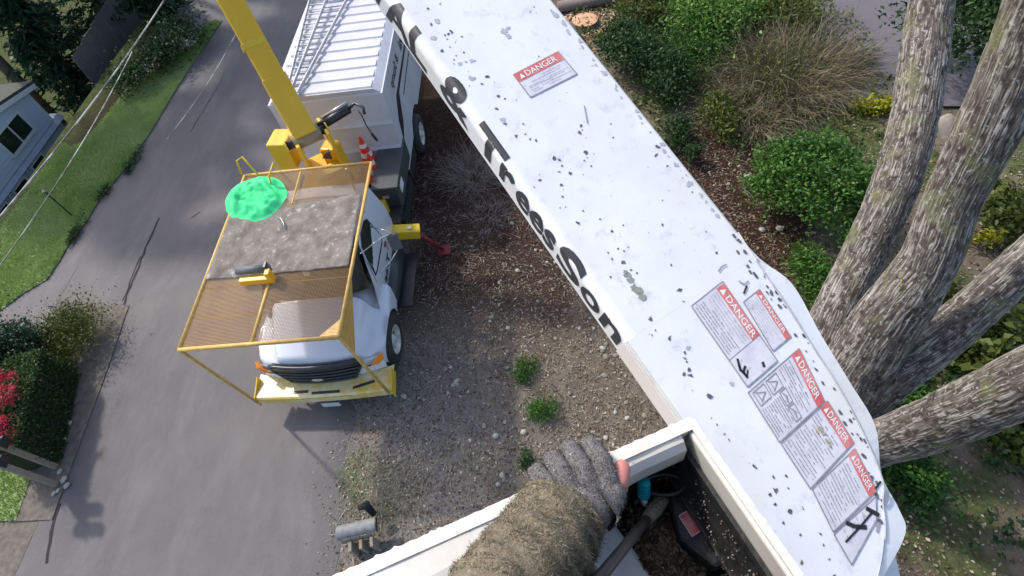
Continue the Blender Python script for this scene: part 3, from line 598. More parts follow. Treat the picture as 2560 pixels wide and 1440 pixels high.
shrub('green_shrub', 'low olive shrub above the bare mulch between dark shrubs', (1800,290), .3, (.9,.45,.35), 2200, .08, 'leaf_olive', seed=71, clumps=30, spread=.28)
shrub('green_shrub', 'low olive shrub at the top edge right of the pale shrub', (1960,30), .4, (1.1,1.0,.5), 3000, .10, 'leaf_olive', seed=72, clumps=40, spread=.25)
c = at(1185,445,0); e = empty('bare_bush', (c.x,c.y,0), 'leafless grey brown twiggy bush between the truck and the boom', 'shrub')
stems('twigs', (c.x,c.y,.0), 900, .95, 1, .7, M['bare_twig'], e, wid=.0065, seed=4, out=1.6, rad0=.55, seg=7, jit=.38)
e2 = at(1225,540,0); stems('twigs', (e2.x,e2.y,0), 320, .6, 1, .7, M['bare_twig'], e, wid=.0055, seed=6, out=1.6, rad0=.45, seg=7, jit=.38)
c = at(905,1180,0); e = empty('grass_tuft', (c.x,c.y,0), 'thin yellow green grass tuft on grey soil above the wooden box stand', 'grass')
stems('blades', (c.x,c.y,0), 500, .16, 1, .8, M['blade'], e, wid=.004, seed=9, out=1.5, rad0=.45)
P = scatter(16000, -14, -4.6, 5.6, 13.5); f_ = fbm(P[:,0],P[:,1],.9,44); P = P[(f_>.44)&(np.hypot((P[:,0]+4.6)/2.6,(P[:,1]-8.6)/1.5)>1.05)]
P[:,2] += .03+.22*rng.random(len(P))**2; V,F = pieces(0,P,.10,.5,1.6,0,.01); o = npmesh('ground_cover', V, F, M['leaf_olive'], tint=rng.beta(1.6,1.8,len(F)), kind='stuff'); tag(o,'olive green ground cover leaves between the shrubs beyond the boom','ground cover')
P = scatter(9000, -1.5, 5, 9.2, 14); f_ = fbm(P[:,0],P[:,1],1.1,45); P = P[f_>.52]; P[:,2] += .03+.15*rng.random(len(P))**2; V,F = pieces(0,P,.09,.5,1.6,0,.01); o = npmesh('ground_cover', V, F, M['leaf_dark'], tint=rng.beta(1.6,1.8,len(F)), kind='stuff'); tag(o,'dark green ground cover leaves around the foot of the big tree','ground cover')
# stump, log and chips beyond the boom
c = at(1462,58,.1); e = empty('tree_stump', (c.x,c.y,0), 'freshly cut orange tree stump beyond the boom', 'stump')
cutw = mat('fresh_wood', (.52,.27,.14), .8, c2=(.68,.42,.26), ns=6)
MB().lathe([(.62,-.05),(.5,.08),(.42,.16),(.40,.22)], (c.x,c.y,0), (0,0,1), 20).build('bark', M['bark_branch'], e, smooth=True)
MB().lathe([(.40,.22),(.2,.235),(.001,.23)], (c.x,c.y,0), (0,0,1), 20).build('cut_face', cutw, e)
P = np.stack([c.x+rng.normal(size=900)*.55, c.y+rng.normal(size=900)*.6, np.full(900,.06)],-1); V, F = pieces(0,P,.08,.6,.5,.01,.01)
o = npmesh('wood_chips', V, F, tmat('chip', [(.35,.17,.09),(.6,.36,.22),(.75,.55,.4)], .8), tint=rng.random(len(F)), kind='stuff'); tag(o,'orange wood chips scattered round the stump','wood chips')
p0, p1 = at(1395,18,.2), at(1570,-8,.2); o = MB().tube([p0,p0.lerp(p1,.5),p1],[.17,.16,.14],14).build('log', mat('log_bark',(.16,.13,.12),.9,c2=(.26,.22,.2),ns=12,bump=.5), None, smooth=True); tag(o,'grey brown log lying beyond the stump at the top edge','log')
# left of the road
shrub('dark_conifer', 'dark green bushy conifer at the left edge above the clipped hedge', (45,880), .7, (.62,.62,.75), 6000, .07, 'needle', 'shrub', seed=30, clumps=60, spread=.15)
shrub('tan_shrub', 'yellowish tan fading shrub at the road corner', (175,830), .45, (.72,.62,.45), 3800, .06, 'leaf_olive', 'shrub', seed=31, clumps=40, spread=.25)
c = at(165,850,0); e = empty('tan_shrub', (c.x,c.y,0), 'dry grey green grassy shrub in front of the yellowish shrub', 'shrub'); stems('stems',(c.x,c.y,0),900,.8,1,.8,M['dry_stem'],e,wid=.006,seed=12,out=1.3,rad0=.35)
c = at(-10,1010,1.0); e = empty('red_shrub', (c.x,c.y,0), 'bright red leaved shrub at the left edge over the lawn', 'shrub')
for i, (px, py, z) in enumerate([(8,955,1.3),(2,1010,1.2),(5,1060,1.1),(0,1100,1.1),(14,980,1.3)]):
    leaves('foliage', at(px,py,z), (.20,.20,.12), 260, .07, M['leaf_red'], e, seed=40+i, clumps=9, spread=.25, aspect=.25)
tb = MB()
for q in ((8,955,1.3),(2,1010,1.2),(5,1060,1.1),(0,1100,1.1),(40,1020,.9),(40,1110,.8)):
    b_ = at(*q); tb.tube([(c.x,c.y,0),Vector((c.x,c.y,.6)).lerp(b_,.4),b_],[.02,.015,.006],6)
tb.build('stem', M['bark_branch'], e)
# clipped hedge: box of leaves
h0, h1 = Vector((-1.15,-6.08,0)), Vector((.80,-5.55,0))
hd = (h1-h0).normalized(); hn = Vector((-hd.y,hd.x,0)); he = empty('clipped_hedge', h0.lerp(h1,.5), 'dark clipped box hedge beside the road in front of the red shrub', 'hedge')
MB().box(h0.lerp(h1,.5)-hn*.0+Vector((0,0,.5)), ((h1-h0).length-.12,.62,.98), (hd,hn,(0,0,1))).build('inner_branches', mat('hedge_core',(.012,.018,.008),.95,c2=(.03,.035,.015),ns=9), he)
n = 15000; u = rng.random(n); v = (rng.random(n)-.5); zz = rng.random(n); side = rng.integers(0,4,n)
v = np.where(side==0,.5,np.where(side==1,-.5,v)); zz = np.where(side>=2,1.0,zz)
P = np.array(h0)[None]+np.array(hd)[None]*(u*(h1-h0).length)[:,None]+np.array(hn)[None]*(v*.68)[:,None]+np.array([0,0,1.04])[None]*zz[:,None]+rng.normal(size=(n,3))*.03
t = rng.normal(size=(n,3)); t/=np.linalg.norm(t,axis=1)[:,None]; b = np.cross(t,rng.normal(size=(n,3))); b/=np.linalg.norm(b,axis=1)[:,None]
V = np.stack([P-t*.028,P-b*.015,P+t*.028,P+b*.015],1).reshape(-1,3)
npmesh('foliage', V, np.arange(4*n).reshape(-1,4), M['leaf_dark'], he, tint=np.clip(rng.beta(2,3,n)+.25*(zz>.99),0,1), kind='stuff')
# two mailboxes on posts in the hedge
def mailbox(px, py, topx, topy, label):
    b0 = at(px, py, 0); h = 1.25
    e = empty('mailbox', (b0.x,b0.y,0), label, 'mailbox', 'mailboxes by the hedge')
    MB().bb(b0.x-.045,b0.x+.045,b0.y-.045,b0.y+.045,0,h).build('post', M['wood'], e, bev=.008)
    pr = []
    for i in range(9):
        a_ = math.pi*i/8; pr.append(Vector((b0.x+.09*math.cos(a_), b0.y-.26, h+.12+.09*math.sin(a_))))
    pr = [Vector((b0.x+.09,b0.y-.26,h))]+pr+[Vector((b0.x-.09,b0.y-.26,h))]
    MB().prism(pr,(0,.46,0)).build('box', mat('mail_grey',(.20,.20,.23),.4,.3), e, bev=.006)
    MB().bb(b0.x-.088,b0.x+.088,b0.y+.2,b0.y+.214,h+.004,h+.19).build('door', M['dark_steel'], e, bev=.004)
    MB().bb(b0.x+.092,b0.x+.1,b0.y-.1,b0.y-.06,h+.1,h+.26).build('flag', M['white_paint'], e)
mailbox(143,1168,0,0,'grey mailbox on a wooden post, upper of the two at the hedge end')
mailbox(143,1212,0,0,'grey mailbox on a wooden post, lower of the two at the hedge end')
# pale flowers/rocks strip by the hedge: small white edging stones
for (x,y) in [(178,1060),(165,1100),(160,1125),(155,1180),(165,1200),(150,1228),(140,1235),(172,1215),(205,905),(95,880)]:
    p = at(x,y,0); o = bpy.data.objects.new('stone', SM[0]); col.objects.link(o); o.parent = ground; o.location=(p.x,p.y,.05); s_=random.uniform(.035,.06); o.scale=(s_*1.4,s_,s_)

# ------------------------------------------------------------ blue house beyond the verge
S = 1.3
def hs(p): return CAM + (Vector(p)-CAM)*S
HY = hs((0,-9.89,0)).y; HX0 = hs((-9.39,0,0)).x; HZ0 = hs((0,0,0)).z; HX1 = HX0+9.5
def onwall(x, y):   # sight line onto the house's front wall plane
    d = RIGHT*(x-1280)+UP*(720-y)-BACK*FPX; return CAM+d*((HY-CAM.y)/d.y)
zs = onwall(142,290).z; ze = onwall(84,215).z
rk = onwall(0,245); rk0 = onwall(98,182); slope = (rk.z-rk0.z)/(rk.x-rk0.x)
house = empty('house', (HX0+4.7,HY-3,HZ0), 'blue sided gabled house beyond the green verge at the left edge', 'house')
xm = (HX0+HX1)/2; zr = ze+slope*(xm-HX0)
MB().prism([(HX0,HY,zs),(HX1,HY,zs),(HX1,HY,ze),(xm,HY,zr),(HX0,HY,ze)],(0,-7,0)).build('wall', M['siding'], house)
MB().bb(HX0-.25,HX1,HY-.3,HY+.0,HZ0-.2,zs-.08).build('porch_wall', M['siding_low'], house)
MB().prism([(HX0-.45,HY+.12,zs-.16),(HX0-.45,HY-.06,zs+.02),(HX0-.45,HY-.4,zs+.03),(HX0-.45,HY-.4,zs-.16)],(HX1-HX0+.45,0,0)).build('belt_roof', M['siding_low'], house)
k = 0
z = zs+.16
while z < zr:
    dz = max(0,z-ze)/max(slope,1e-3); xa, xb = HX0+dz+.01, min(HX1, 2*xm-HX0-dz)-.01
    if xb > xa+.2: MB().hexa([(xa,HY+.002,z-.14),(xb,HY+.002,z-.14),(xb,HY+.022,z-.14),(xa,HY+.022,z-.14),(xa,HY+.002,z),(xb,HY+.002,z),(xb,HY+.006,z),(xa,HY+.006,z)]).build('siding_board', M['siding'], house)
    z += .15; k += 1
def plank(p, q, wd, th, name, m, up=(0,0,1)):
    p, q = Vector(p), Vector(q); d = (q-p); s_ = Vector((0,1,0)); n_ = d.cross(s_).normalized()
    return MB().box((p+q)/2, (d.length, th, wd), (d.normalized(), s_, n_)).build(name, m, house)
plank((HX0-.35,HY+.2,rk0.z-.35*slope+.02),(xm,HY+.2,rk0.z+slope*(xm-HX0)+.02),.16,.05,'rake_board',M['trim'])
ro = MB(); zz0 = rk0.z
ro.hexa([(HX0-.4,HY+.22,zz0-.4*slope+.08),(xm,HY+.22,zz0+slope*(xm-HX0)+.08),(xm,HY-7.3,zz0+slope*(xm-HX0)+.08),(HX0-.4,HY-7.3,zz0-.4*slope+.08),
         (HX0-.4,HY+.22,zz0-.4*slope+.2),(xm,HY+.22,zz0+slope*(xm-HX0)+.2),(xm,HY-7.3,zz0+slope*(xm-HX0)+.2),(HX0-.4,HY-7.3,zz0-.4*slope+.2)])
ro.build('roof', M['shingle'], house)
MB().bb(HX0-.02,HX0+.07,HY+.0,HY+.04,zs,ze+.05).build('corner_board', M['trim'], house)
def window(pa, pb, pc, pd, name='window'):
    Q = [onwall(*p) for p in (pa,pb,pc,pd)]; x0=min(q.x for q in Q); x1=max(q.x for q in Q); z0=min(q.z for q in Q); z1=max(q.z for q in Q)
    return x0,x1,z0,z1
wx0, wz0 = onwall(60,290).x, onwall(60,290).z
def win(x0, x1, z0, z1, fr=.09):
    y = HY+.03
    f = MB().bb(x0,x1,y,y+.05,z1-fr,z1).bb(x0,x1,y,y+.05,z0,z0+fr).bb(x0,x0+fr,y,y+.05,z0+fr+.001,z1-fr-.001).bb(x1-fr,x1,y,y+.05,z0+fr+.001,z1-fr-.001).bb((x0+x1)/2-.02,(x0+x1)/2+.02,y+.004,y+.044,z0+fr+.002,z1-fr-.002)
    o = f.build('window', M['trim'], house)
    MB().bb(x0+fr,x1-fr,y-.005,y+.01,z0+fr,z1-fr).build('pane', M['glass_dark'], o)
wc = onwall(28,325); hw = .75
win(wc.x-.75, wc.x+.85, zs+.30, ze-.02)
win(wc.x+2.0, wc.x+3.6, zs+.30, ze-.02)
for k in range(5):
    x0 = HX0+1.5+k*1.25; o = MB().bb(x0,x0+.8,HY+.003,HY+.03,HZ0+.35,zs-.25).build('porch_window', M['trim'], house); MB().bb(x0+.07,x0+.73,HY+.031,HY+.04,HZ0+.42,zs-.32).build('pane', M['glass_dark'], o)
    MB().bb(x0+.95,x0+1.05,HY+.003,HY+.06,HZ0-.1,zs-.16).build('pilaster', M['siding_low'], house)
# ------------------------------------------------------------ things along the far verge
p = at(480,112,0); e = empty('fire_hydrant', (p.x,p.y,0), 'white fire hydrant at the far end of the green verge', 'hydrant')
MB().lathe([(.19,0),(.19,.05),(.13,.07),(.115,.5),(.15,.52),(.15,.56),(.12,.6),(.08,.70),(.03,.76),(.03,.80),(.001,.80)], (p.x,p.y,.02), (0,0,1), 16).build('barrel', M['hydrant'], e, smooth=True)
for d_ in ((1,0,0),(-1,0,0),(0,1,0)): MB().lathe([(.06,0),(.06,.19),(.075,.19),(.075,.24),(.001,.24)], (p.x,p.y,.44), d_, 10).build('outlet', M['hydrant'], e)
p0, p1 = at(185,543,0), None
h_ = 1.0; e = empty('garden_stake', (p0.x,p0.y,0), 'thin dark stake leaning on the green verge in front of the blue house', 'stake')
MB().tube([(p0.x,p0.y,0),at(112,480,.85)], .022, 8).build('pole', M['dark_steel'], e); MB().lathe([(.03,0),(.045,.03),(.001,.08)], at(112,480,.85), (0,0,1), 10).build('tip', M['steel'], e)
def wire(name, pts, z, r, label):
    P = [at(x,y,z) for x,y in pts]; A_, B_ = P[0], P[-1]; Q=[]
    for i in range(25): t=i/24; q=A_.lerp(B_,t); q.z += -.25*4*t*(1-t)*.4; Q.append(q)
    o = MB().tube(Q, r, 6).build(name, M['cable'], None, smooth=True); tag(o, label, 'cable')
wire('overhead_cable', [(440,-48),(-60,610)], 5.0, .012, 'pale overhead cable crossing in front of the blue house roof')
wire('overhead_cable', [(330,130),(-60,745)], 4.4, .008, 'thin dark overhead cable over the edge of the green verge')
wire('overhead_cable', [(620,20),(415,350)], 4.2, .005, 'thin cable above the road left of the yellow boom')
# grey board fence past the house
f0, f1 = Vector((-14.2,-12.2,0)), Vector((-19.5,-11.4,0)); fe = empty('board_fence', f0, 'weathered grey board fence in the shade beyond the blue house', 'fence')
fdv = (f1-f0); fl = fdv.length; fdv.normalize(); fnn = Vector((-fdv.y,fdv.x,0)); nb = int(fl/.2)
brd = None
for k in range(nb):
    c = f0+fdv*(k+.5)*.2; zb = float(height(c.x,c.y)); hgt = 1.75+random.uniform(-.03,.03)
    MB().box(c+Vector((0,0,zb+hgt/2))+fnn*random.uniform(-.01,.01),(.185,.025,hgt),(fdv,fnn,(0,0,1))).build('board', M['fence_wood'], fe)
# dark evergreens on the far left: they also cast the broken shade on the road
def evergreen(x, y, h, r, n, label, seed, m='needle', low=.0):
    zb = float(height(x,y)); e = empty('evergreen_tree', (x,y,zb), label, 'tree', 'dark evergreens beyond the verge')
    MB().tube([(x,y,zb-.2),(x,y,zb+h*.5),(x,y,zb+h*.97)],[.16+h*.012,.12,.02],10).build('trunk', M['bark_branch'], e, smooth=True)
    rg_ = np.random.default_rng(seed); N0 = n
    tt = rg_.random(N0)**.8; ang = rg_.random(N0)*6.283; k = rg_.integers(0, 90, N0); ca = rg_.random(90)*6.283; ct = rg_.random(90)**.75*.97; cr = .55+.5*rg_.random(90)
    zt = zb+low+(h-low)*(ct[k])+rg_.normal(size=N0)*.16; rad = r*(1-ct[k])**.8*cr[k]+.08
    u = rg_.random(N0)**.6; px = x+np.cos(ca[k])*rad*u+rg_.normal(size=N0)*.17*r*.6; py = y+np.sin(ca[k])*rad*u+rg_.normal(size=N0)*.17*r*.6
    P = np.stack([px,py,zt-.25*u*rad],-1); d = np.stack([np.cos(ca[k]),np.sin(ca[k]),-.35+0*px],-1)+rg_.normal(size=(N0,3))*.55; d/=np.linalg.norm(d,axis=1)[:,None]
    b = np.cross(d,rg_.normal(size=(N0,3))); b/=np.linalg.norm(b,axis=1)[:,None]; s_=(.09+.16*rg_.random(N0))[:,None]
    V = np.stack([P-d*s_,P-b*s_*.28,P+d*s_,P+b*s_*.28],1).reshape(-1,3)
    npmesh('crown', V, np.arange(4*N0).reshape(-1,4), M[m], e, tint=np.clip(rg_.beta(2,3,N0),0,1), kind='stuff')
evergreen(-16.6,-9.8,4.6,1.3,9000,'dark evergreen right behind the white hydrant',1)
evergreen(-15.6,-14.0,7.5,2.0,8000,'dark evergreen behind the blue house roof',2)
evergreen(-18.5,-13.2,11.0,2.6,9500,'dark evergreen past the board fence at the top edge',3)
evergreen(-12.0,-16.8,5.6,2.0,8000,'dark evergreen at the upper left corner',4)
evergreen(-21.5,-9.8,11.5,2.4,9500,'dark evergreen at the top edge left of the yellow boom',5)
# tall broadleaf trees whose canopies shade the far road in patches
def canopy_tree(x, y, h, r, n, label, seed):
    zb = float(height(x,y)); e = empty('tall_tree', (x,y,zb), label, 'tree', 'tall shade trees beyond the verge')
    MB().tube([(x,y,zb-.2),(x+.1,y,zb+h*.4),(x+.2,y+.1,zb+h*.85)],[.22,.17,.08],10).build('trunk', M['bark_branch'], e, smooth=True)
    leaves('crown', (x+.2,y+.1,zb+h), (r,r,r*.55), n, .62, M['leaf_dark'], e, seed=seed, clumps=70, shell=.1, spread=.055, up=2.0, aspect=.8)
canopy_tree(-20.5,-12.2,13.5,4.8,3600,'tall broadleaf tree standing behind the evergreens by the far verge',91)
canopy_tree(-15.0,-15.6,14.0,4.6,3600,'tall broadleaf tree standing behind the blue house',92)
shrub('verge_shrub', 'dark low shrub at the back of the far verge', (330,190), .4, (.9,.6,.5), 2500, .09, 'leaf_dark', 'shrub', seed=51, clumps=30, spread=.25)
shrub('verge_shrub', 'dark shrub along the back of the verge beside the board fence', (385,150), .4, (1.0,.6,.6), 2500, .09, 'leaf_dark', 'shrub', seed=52, clumps=30, spread=.25)
shrub('verge_shrub', 'dark shrub between the board fence and the hydrant', (445,100), .5, (1.1,.7,.7), 2600, .10, 'leaf_dark', 'shrub', seed=53, clumps=30, spread=.25)
for i,(px,py) in enumerate([(340,385),(318,420),(262,478),(200,560),(182,590)]):
    shrub('edge_weed', 'ragged dark weed clump on the road edge of the verge, number %s from the far end' % ('first','second','third','fourth','fifth')[i] if False else ['ragged weed clump on the verge kerb line, farthest from the camera','ragged weed clump on the verge kerb line, next to the farthest','ragged weed clump midway along the verge edge','ragged weed clump on the verge edge by the dark stake','ragged weed clump on the verge edge nearest the side road'][i], (px,py), .06, (.35,.14,.1), 260, .06, 'leaf_dark', 'plant', seed=60+i, clumps=8, spread=.3)

# ------------------------------------------------------------ bucket truck (x forward, y to its left side)
truck = empty('bucket_truck', (-4,0,0), 'white tree crew bucket truck with yellow guard frame over the cab and white chip box', 'truck')
T = truck
MB().bb(-11.0,-.35,-.42,-.30,.55,.80).bb(-11.0,-.35,.30,.42,.55,.80).bb(-5.2,-3.5,-1.0,1.0,.80,.90).build('chassis', M['black_plastic'], T)
def wheel(x, y, side, dual=False):
    R0, wd = .50, .27
    prof = [(.29,-wd/2),(.40,-wd/2-.005),(.47,-wd/2+.02),(.50,-wd/2+.05),(.50,wd/2-.05),(.47,wd/2-.02),(.40,wd/2+.005),(.29,wd/2)]
    ax = (0,side,0)
    w_ = MB().lathe(prof, (x,y,.5), ax, 40).build('wheel', M['rubber'], T, smooth=True)
    MB().lathe([(.5,-.1),(.507,-.098),(.507,-.06),(.5,-.055)], (x,y,.5), ax, 40).build('tread', M['rubber'], w_)
    rp = [(.292,wd/2-.01),(.285,wd/2+.005),(.27,wd/2-.005),(.255,wd/2-.05),(.20,wd/2-.075)]
    MB().lathe(rp, (x,y,.5), ax, 32).build('rim', M['rim'], w_, smooth=True)
    # disc with five hand holes, built as spokes plus hub
    d = MB(); c = Vector((x,y+side*(wd/2-.08),.5)); n = 5; seg = 8
    for k in range(n):
        for j in range(seg):
            a0 = 2*math.pi*(k+j/seg)/n; a1 = 2*math.pi*(k+(j+1)/seg)/n
            def rr(a, base, amp):   # hole edge radii as a function of angle inside the sector
                t = ((a*n/(2*math.pi)) % 1); u = (t-.5)/.26
                return amp*math.sqrt(max(0,1-u*u)) if abs(u) < 1 else 0
            def P_(a, r): return c+Vector((math.cos(a)*r,0,math.sin(a)*r))
            for (r0, s0, r1, s1) in ((.10,0,.152,-1),(.152,1,.203,0)):
                q = []
                for a in (a0, a1):
                    h = rr(a,0,.036); ra = r0+(h if s0 > 0 else 0); rb = r1-(h if s1 < 0 else 0); q.append((P_(a,ra),P_(a,rb)))
                d.add([q[0][0],q[0][1],q[1][1],q[1][0]],[(0,1,2,3)])
    d.build('rim_disc', M['rim'], w_)
    MB().lathe([(.11,-.01),(.105,.03),(.07,.05),(.06,.075),(.001,.085)], c, ax, 20).build('hub', M['rim'], w_, smooth=True)
    MB().lathe([(.2,-.03),(.001,-.031)], c, ax, 20).build('brake_drum', M['black_plastic'], w_)
    return w_
for sd_ in (1,-1):
    wheel(-1.15, sd_*1.07, sd_); wheel(-7.26, sd_*1.12, sd_); wheel(-7.26, sd_*.80, sd_)
# hood and fenders as one lofted shell
def hoodrow(x):
    f = np.clip((x+1.66)/1.34, 0, 1)   # 0 at cowl, 1 at nose
    H = 1.74-.27*f-.12*f*f-(.5*max(0,-1.42-x)**.5 if x < -1.42 else 0); wide = 1.17+.05*math.sin(math.pi*min(1,max(0,(x+1.95)/1.6)))
    arch = abs(x+1.15) < .60
    zb = .50+math.sqrt(max(0,.60**2-(x+1.15)**2)) if arch else .62
    ft = 1.18-.12*f*f if x > -1.8 else 1.2
    fl = max(zb+.03, 0)
    core = .86-.14*f
    pull = 1-.10*f**4
    pr = [(0,H),(.30,H-.003),(.52,H-.02),(core-.08,H-.06),(core,H-.14),(core+.05,H-.24+.0*f),(.93,max(ft+.02,H-.38)),(1.02,ft+.02),(1.10,ft-.01),(wide-.02,ft-.06),(wide,max(zb+.04,ft-.16)),(wide,zb)]
    return [(y*pull,z) for y,z in pr]
rows = []
for x in np.linspace(-1.98,-.42,48):
    pr = hoodrow(x); xx = x
    L_ = [(xx - (.10*max(0,(x+.8)/.38)**2*(y/1.1)**2*1.6 if x > -.8 else 0), -y, z) for y,z in pr[::-1]]; Rr_ = [(xx - (.10*max(0,(x+.8)/.38)**2*(y/1.1)**2*1.6 if x > -.8 else 0), y, z) for y,z in pr[1:]]
    rows.append([Vector(p) for p in L_+Rr_])
# roll the nose over
last = rows[-1]
for dxn, dz, sh in ((.035,-.035,.995),(.055,-.09,.985),(.062,-.17,.975)):
    rows.append([Vector((p.x+dxn, p.y*sh, max(p.z+dz*(1 if p.z > .9 else .3), .62))) for p in last])
MB().grid(rows).build('hood', M['truck_white'], T, smooth=True)
# front fascia
yy = np.linspace(-1.17,1.17,25)
def nose_x(y): return -.36-.16*(abs(y)/1.1)**2*1.0
rw = []
for z in (1.20,1.05,.90,.75,.66): rw.append([Vector((nose_x(y)+.045*(1.2-z)/.5-.0, y*(1-.03*(1.2-z)), z if abs(y) < .8 else min(z, 1.06-.0*z))) for y in yy])
MB().grid(rw).build('fascia', M['truck_white'], T, smooth=True)
# grille: black shell with bars
def gx(y, z): return nose_x(y)+.075+.05*(1.2-z)
gy0, gy1 = -.80, .80
def gw(z): return .60+.22*min(1,max(0,(z-.70)/.36))
rw = [[Vector((gx(y*gw(z),z)-.03, y*gw(z), z)) for y in np.linspace(-1,1,17)] for z in np.linspace(1.20,.68,9)]
gr = MB().grid(rw).build('grille', M['black_plastic'], T, smooth=True)
for z in (1.19,1.09,.99,.89,.79,.70):
    MB().tube([Vector((gx(y*gw(z),z), y*gw(z), z)) for y in np.linspace(-1,1,15)], .026 if z < 1.15 else .045, 6).build('grille_bar', M['black_plastic'], gr, smooth=True)
for s_ in (-1,1): MB().tube([Vector((gx(s_*gw(z),z), s_*gw(z), z)) for z in (1.19,1.05,.9,.78,.70)], .03, 6).build('grille_side', M['black_plastic'], gr, smooth=True)
b_ = MB(); V_ = [Vector((gx(0,.86)+.035, .11*math.cos(a)-.05, .84+.045*math.sin(a))) for a in np.linspace(0,2*math.pi,24,endpoint=False)]
b_.prism(V_, (.012,0,0)).build('oval_badge', M['chrome'], gr)
MB().bb(-.49,-.47,-.62,-.38,1.335,1.342).build('hood_vent', M['black_plastic'], T)
for s_ in (-1,1):
    q = [(-.62,1.10,1.10),(-.50,1.03,1.08),(-.45,.93,.98),(-.47,.90,.90),(-.50,1.02,.90),(-.56,1.13,.97)]
    V_ = [Vector((x+.06, s_*(y+.02), z-.02)) for x,y,z in q]
    hl = MB().prism(V_, (.02,s_*.045,.03)).build('headlight', M['orange_lens'], T, bev=.008)
    MB().tube([Vector((nose_x(y)+.075, s_*y, .92)) for y in (.80,.88,.95,1.0)], .014, 6).build('lamp_trim', M['black_plastic'], hl)
# bumper: wide steel plate with a shelf and turned-up ends
bp_ = MB(); yy = np.linspace(-1.28,1.28,27)
bx = lambda y: .02-.05*(abs(y)/1.28)**2
rw = [[Vector((nose_x(y)+.05, y, .655)) for y in yy],[Vector((bx(y)-.03, y, .66)) for y in yy],[Vector((bx(y), y, .63)) for y in yy],[Vector((bx(y)+.005, y, .47)) for y in yy]]
bp_.grid(rw); bum = bp_.build('bumper', M['bumper_pale'], T, smooth=False)
for s_ in (-1,1): MB().prism([Vector((.0,s_*1.285,.40)),Vector((.0,s_*1.285,.66)),Vector((-.40,s_*1.27,.78)),Vector((-.44,s_*1.27,.50))],(0,-s_*.02,0)).build('bumper_end', M['yellow_bright'], bum)
MB().grid([[Vector((bx(y)+.008+.0*y, y, z)) for y in np.linspace(-1.28,.55,15)] for z in (.632,.60)]).build('bumper_band', M['yellow_bright'], bum)
for (y0,y1,xx) in ((-.55,-.28,-.10),(-.2,.32,-.06),(.55,.95,-.16)): MB().box(((xx),(y0+y1)/2,.664),(.05,y1-y0,.012),(Vector((1,(.0 if y0<.5 else .28),0)),Vector(((.0 if y0<.5 else -.28),1,0)),(0,0,1))).build('slot', M['black_plastic'], bum)
MB().bb(.03,.045,-.12,.22,.27,.40).build('number_plate', mat('plate_pale',(.55,.66,.70),.4), bum)
# cab
cabp = [(1.03,.72),(1.08,1.25),(1.06,1.62),(.90,2.22),(.84,2.36),(.70,2.43),(0,2.46)]
def xf(z): return -1.42 if z < 1.62 else -1.42-(z-1.62)*.98
rows = []
for kx in range(13):
    t = kx/12; row = []
    full = [(-y,z) for y,z in cabp]+[(y,z) for y,z in cabp[::-1][1:]]
    for y,z in full:
        x0 = xf(z)-(.20*(abs(y)/1.0)**2 if z > 1.4 else 0); x1 = -3.62+(.10 if z > 2.38 else 0); row.append(Vector((x0+(x1-x0)*t, y*(1-.02*t), z-(.05*(t-.5)**2*4 if z > 2.2 else 0))))
    rows.append(row)
cab = MB().grid(rows); cab.add([p for p in rows[-1]], [tuple(range(len(rows[-1])))]); cabo = cab.build('cab', M['truck_white'], T, smooth=True, bev=0)
ws = []
for z in np.linspace(1.62,2.36,7):
    hw_ = 1.0-.20*(z-1.62)/.74; ws.append([Vector((xf(z)-.20*abs(y*hw_)**2+.014, y*hw_, z)) for y in np.linspace(-1,1,13)])
MB().grid(ws).build('windshield', M['glass_dark'], T, smooth=True)
def cside(x, z, s_, o=.006):  # point on cab side
    ys_ = np.interp(z, [.72,1.25,1.62,2.22,2.36], [1.03,1.08,1.06,.90,.84]); return Vector((x, s_*(ys_+o)*(1-.02*(x+1.66)/-2), z))
